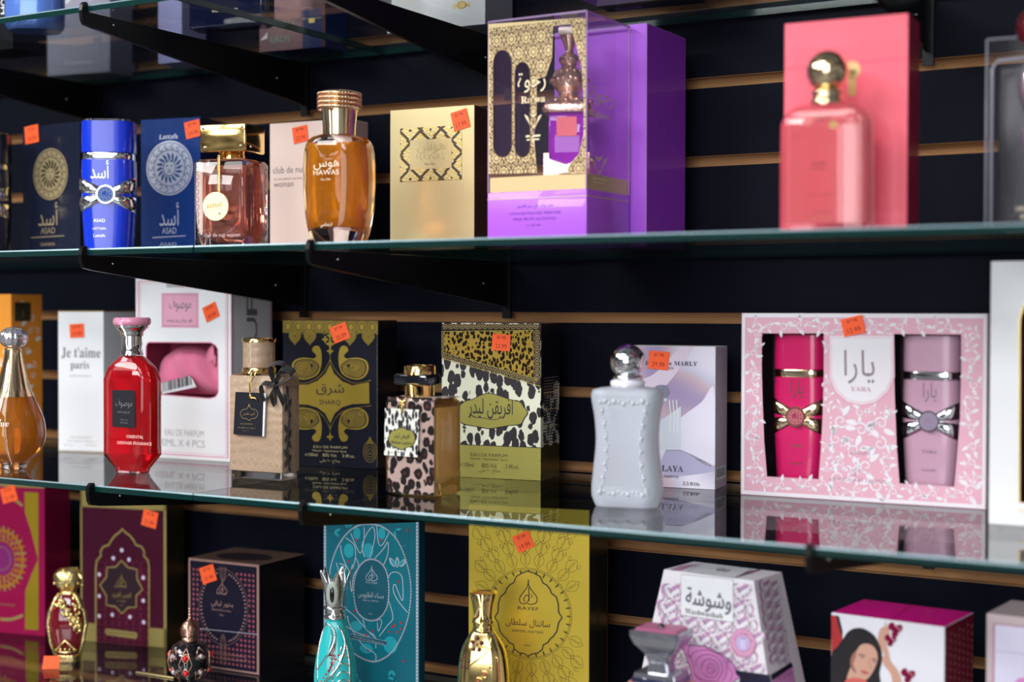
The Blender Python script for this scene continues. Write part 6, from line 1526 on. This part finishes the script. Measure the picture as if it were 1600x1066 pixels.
f.poly([(912, 985), (1140, 1018), (1160, 1110), (925, 1110), (940, 1035), (915, 1010)], NVY, 9); sF.poly([(1143, 1018), (1282, 932), (1292, 962), (1152, 1058)], NVY, 5); sF.poly([(1152, 1058), (1292, 962), (1312, 1100), (1165, 1110)], RSE, 5)
for k_ in range(4): sF.curve([(1180+k_*26, 1070-k_*14), (1200+k_*26, 1030-k_*14), (1215+k_*24, 1070-k_*14)], .0004, INKD, 7)
b.build('carton', c_root)

# box with a portrait of a woman
RUBY = mat('ruby_side', (.20, .008, .03), .4); FUCH = mat('fuchsia_lid', (.72, .004, .26), .35, coat=.3); CARD = mat('pale_lilac_card', (.78, .77, .85), .45, coat=.25)
c = carton('perfume_box', 1298, 1475, 1520, -.150, H3, -5.7, 957.6, 'fuchsia topped perfume box with portrait of a dark haired woman', CARD, side=RUBY, top=FUCH, edge=WHITE)
f = c.F.zoom(1230, 820, 4.324)
SKN = mat('printed_skin', (.60, .33, .25), .5); SKD = mat('printed_skin_dark', (.33, .14, .10), .5); HAIR = mat('printed_hair', (.014, .012, .015), .45); LIP = mat('printed_lips', (.50, .09, .10), .45); PET = mat('printed_petal', (.42, .025, .03), .5); BFL = mat('printed_butterfly', (.22, .0, .035), .3)
f.poly([(297, 612), (330, 614), (352, 700), (372, 760), (380, 830), (300, 880)], PET, 1); f.poly([(330, 614), (350, 617), (375, 720), (374, 770), (352, 700)], HAIR, 2)
f.blob([(300, 1100), (300, 880), (335, 830), (385, 760), (410, 725), (450, 702), (500, 698), (545, 715), (590, 750), (620, 800), (640, 860), (640, 930), (625, 1000), (620, 1100), (460, 1110)], HAIR, 3)
f.blob([(640, 900), (655, 880), (620, 800), (615, 750), (632, 700), (655, 690), (668, 655), (676, 690), (690, 700), (690, 760), (672, 810), (685, 850), (700, 920), (745, 980), (770, 1040), (775, 1100), (720, 1100), (700, 1010), (655, 950)], SKN, 3)
f.blob([(470, 850), (500, 812), (545, 805), (585, 825), (608, 865), (612, 910), (596, 960), (570, 1010), (545, 1040), (515, 1050), (480, 1030), (455, 985), (428, 940), (440, 890)], SKN, 4)
f.poly([(430, 960), (460, 1000), (490, 1040), (520, 1052), (535, 1110), (390, 1110), (408, 1020)], SKN, 5); f.blob([(400, 1050), (450, 1035), (500, 1040), (540, 1060), (560, 1110), (380, 1110)], mat('printed_dress', (.62, .12, .10), .5), 7)
f.blob([(438, 885), (470, 850), (462, 900), (448, 945), (470, 1000), (440, 960), (428, 930)], SKD, 6)
for pts in ([(483, 880), (505, 876), (528, 888)], [(572, 905), (592, 908), (606, 918)]): f.curve(pts, .0006, HAIR, 8)
for x, y in ((508, 892), (590, 920)): u, v = f.uv(x, y); f.leaf(u-.0016, v+.0004, .0034, .0014, -.35, HAIR, 8); f.ell(u, v, .0004, .0004, WHITE, 9, 8)
f.curve([(555, 905), (560, 940), (572, 962), (552, 968)], .0004, SKD, 8); f.blob([(500, 984), (520, 985), (530, 990), (556, 1000), (535, 1010), (512, 1004)], LIP, 8); f.line([(502, 986), (530, 995), (554, 1000)], .0002, SKD, 9)
for (x, y, s) in ((720, 720, 1.), (690, 790, .8), (806, 1030, 1.)):
    f.blob([(x, y), (x-34*s, y-20*s), (x-30*s, y-50*s), (x, y-60*s), (x+10*s, y-20*s)], BFL, 9); f.blob([(x, y-10*s), (x+20*s, y-40*s), (x+55*s, y-42*s), (x+56*s, y-10*s), (x+25*s, y+10*s)], BFL, 9); f.blob([(x, y), (x+26*s, y+4*s), (x+30*s, y+26*s), (x, y+40*s), (x-14*s, y+15*s)], BFL, 9)
    for k_ in range(4): u, v = f.uv(x+(20+k_*8)*s, y-(30-k_*6)*s); f.ell(u, v, .0005, .0005, mat('pink_spark', (.8, .35, .45), .3), 10, 8)
s_ = c.S
for i in range(7):
    for j in range(26):
        uu, vv = .004+i*(c.d-.008)/6, .006+j*.0058+(i % 2)*.0029
        if vv < c.h-.006: s_.rect(uu-.0014, vv-.0016, uu+.0014, vv+.0016, mat('pale_red_mark', (.50, .22, .24), .5), 1); s_.rect(uu-.0006, vv-.0016, uu+.0006, vv+.0004, RUBY, 2)
t_ = c.T.zoom(1230, 820, 4.324); t_.line([(855, 540), (700, 640)], .0008, mat('dark_fuchsia', (.30, .002, .12), .4), 1); t_.line([(712, 577), (738, 562), (755, 573)], .0007, FOILG, 2); t_.line([(800, 572), (820, 582), (830, 572)], .0007, FOILG, 2)
c.done()

# pearly box at the lower right corner
PRL = mat('pearl_pink_card', (.62, .50, .52), .35, .2, coat=.3)
c = carton('perfume_gift_box', 1540, 1660, None, -.155, H3, -5, 958.8, 'pearl pink box with lilac framed panel in the lower right corner', PRL, d=.065)
f = c.F.zoom(1230, 820, 4.324)
f.poly([(1393, 665), (1800, 705), (1800, 1100), (1388, 1100)], mat('rose_frame', (.45, .18, .30), .5), 1); f.poly([(1405, 675), (1800, 716), (1800, 1100), (1400, 1100)], mat('lilac_panel', (.70, .66, .84), .45), 2)
f.blob([(1540, 1100), (1550, 1050), (1580, 1035), (1620, 1040), (1640, 1100)], RSE, 3)
f.line([(1395, 850), (1700, 885)], .0005, mat('violet_rule', (.45, .38, .55), .5), 4)
c.done()

# ------------------------------------------------------------ top shelf (H0): lower ends of the goods, seen through the glass
c = carton('perfume_box', -60, 20, None, -.215, H0, 6, 0, 'black box with white vertical lettering in the upper left corner', BLACKC, h=.16, d=.05)
f = c.F.zoom(0, 0, 2.665)
for k_, ch in enumerate('HOMME'):
    vs, fs, x0, x1, y0, y1 = glyphs(ch); hh = .0085; hw_ = .0078
    for col_ in (0, 1):
        uc, vc = f.uv(14+col_*22, 44-k_*34); c.mb.add([f.P(uc+hh/2-(bb-y0)/(y1-y0)*hh*.9, vc+(a-x0)/(x1-x0)*hw_-hw_/2, .0003) for a, bb in vs], fs, WHITE)
c.done()
BL2 = mat('sky_blue_lacquer', (.10, .22, .68), .18, .25, coat=.6)
p0 = atz(69, 40, H0); B = Bottle(-1.183, -.262, H0, 36, 'blue bottle standing on the uppermost glass at top left')
b = MB(); b.lathe([(.0255, 0), (.0290, .003), (.0300, .008), (.0300, .10), (.024, .11), (.012, .114), (.012, .14)], BL2, k=10, sy=.8); B.put(b, 'body')
b = MB(); f = B.face(b, 0, wrap_round([(.0300, 0), (.0300, .1)], .8)); f.text('PROFONDO', .000, .0095, .0030, WHITE, 2, px=False, wd=.022); B.put(b, 'lettering')
def low_carton(name, lx, rx, sx, px, py, rz, label, body, side=None, h=.12, d=None, **k):
    """carton whose visible lower left corner is seen through the glass at (px, py)"""
    q = atz(px, py, H0); P, w, dd = footprint(lx, rx, sx, q.y, H0+.01, rz)
    return Carton(name, (P.x, P.y, H0), rz, w, dd or d, h, label, body, side, **k)
SLATE = mat('slate_lavender', (.30, .31, .42), .45); LAVC = mat('lavender_card', (.36, .36, .66), .42)
c = low_carton('perfume_box', 74, 172, None, 75, 119, 8, 'grey lavender box seen through the glass behind the blue bottle', SLATE, d=.05)
c.F.text('EAU DE PARFUM', c.w*.5, .012, .0024, WHITE, 1, px=False, wd=.04)
for i in range(18): c.F.leaf(c.w*.55+random.uniform(-.03, .03), .095+random.uniform(-.015, .02), .014, .003, random.uniform(0, 3), WHITE, 1)
c.done()
c = low_carton('perfume_box', 247, 284, None, 250, 100, 4, 'narrow lavender blue box behind the dark blue bottle on the top shelf', LAVC, d=.045)
c.done()
q = atz(300, 42, H0); cx, cy, w, d = centre(283, 402, 440, -.20, H0+.02, 8)
B = Bottle(cx, cy, H0, 8, 'dark blue glass bottle on the top shelf seen through the glass', 'perfume_bottle')
b = MB(); b.box(-w/2, w/2, -.012, .012, 0, .095, mat('ink_blue_glass', (.006, .009, .045), .08, coat=1), .004); b.lathe([(.011, .095), (.011, .125)], CHROME); B.put(b, 'body')
b = MB(); f = B.face(b, -.0121); f.text('EAU DE PARFUM', .0, .0165, .0026, CREAM, 2, px=False, wd=.030); B.put(b, 'lettering')
COPI = mat('bronze_holographic', (.20, .11, .12), .22, .6); BLC = mat('deep_blue_box', (.006, .018, .14), .35)
c = low_carton('perfume_box', 405, 508, 542, 405, 82, 6, 'bronze box with deep blue side and small blue picture, seen through upper glass', COPI, BLC)
f = c.F.zoom(280, 0, 5.); TIC = mat('teal_bronze_ink', (.10, .25, .18), .35, .4)
f.text('VERSACE', 800, 210, 46, TIC, 1, wd=215); f.text('EROS', 790, 330, 52, TIC, 1, wd=150); f.prect(965, 70, 1112, 390, BLC, 2); f.line([(965, 148), (1112, 138)], .0005, FOILG, 3); f.prect(1013, 140, 1060, 178, FOILG, 4); f.poly([(632, 320), (690, 250), (690, 300)], WHITE, 2)
c.done()
c = low_carton('perfume_box', 526, 566, 612, 527, 4, 10, 'small white box hanging over the joint of the upper glass', WHITE, h=.12, side=WHITE); c.done()
c = low_carton('perfume_box', 605, 758, 801, 605, 53, 3, 'white carton with gold emblem crossed by a bracket, top shelf', WHITE, side=mat('white_side_shaded', (.50, .51, .60), .45), h=.13)  # grey sides: white card with shade put into the colour
f = c.F.zoom(520, 0, 5.333)
for x_, y_ in ((1075, 42), (600, 115)):
    u, v = f.uv(x_, y_); f.ell(u, v, .0060, .0042, FOILG, 1); f.ring(u, v, .0048, .0032, .0004, BRN, 2, 20)
    for s_ in (-1, 1): f.spiral(u+s_*.0085, v+.001, .0026, 1.2, 0 if s_ < 0 else pi, s_, .0009, FOILG); f.spiral(u+s_*.0085, v-.0025, .0020, 1.2, 0 if s_ < 0 else pi, -s_, .0008, FOILG); f.leaf(u+s_*.004, v, .005, .002, 0 if s_ > 0 else pi, FOILG)
# printed underside
bt = Face(c.mb, c.loc, c.rz, (0, c.d, 0), (1, 0, 0), (0, -1, 0))
for i in range(16): bt.rect(.022+i*.0016, c.d*.45, .0228+i*.0016, c.d*.62, BLACKC, 1)
bt.text('LOT 23', .062, c.d*.5, .003, BLACKC, 1, px=False)
c.done()
c = low_carton('perfume_box', 932, 1085, 1103, 935, 10, 3, 'black box above the clear showcase, seen from below with a barcode label', BLACKC, h=.12)
bt = Face(c.mb, c.loc, c.rz, (0, c.d, 0), (1, 0, 0), (0, -1, 0)); LVL = mat('lilac_label', (.40, .28, .50), .5)
u_, v_ = bt.uv(983, 13); bt.rect(u_-.013, v_-.006, u_+.013, v_+.006, LVL, 1)
for i in range(20): bt.rect(u_-.011+i*.0011, v_-.004, u_-.0105+i*.0011, v_+.004, BLACKC, 3)
c.done()

# ------------------------------------------------------------ pieces that belong to a part hang from that part
SUB = {'screw': 'arm', 'gold_string': 'hang_tag', 'red_gem': 'flask', 'crystal_top': 'flared_neck', 'glitter_top': 'crystal_stopper', 'grey_petal_inlay': 'lily_cap',
       'medallion': 'crossed_bands', 'chain': 'coin_pendant', 'rhinestones': 'cap', 'dip_tube': 'perfume', 'clear_stone': 'wire_setting', 'window_film': 'carton', 'gold_lettering': 'clear_cover',
       'silver_scrolls': 'flask', 'brown_enamel_panels': 'flask', 'ring_settings': 'flask', 'etched_pattern': 'glass_body', 'tassel': 'pouch_body', 'barcode_label': 'pouch_body'}
for root in [o for o in scene.objects if o.parent is None and o.type == 'EMPTY']:
    kids = {}
    for c_ in root.children: kids.setdefault(c_.name.split('.')[0], []).append(c_)
    for ch, par in SUB.items():
        if ch in kids and par in kids:
            for c_ in kids[ch]: c_.parent = kids[par][0]
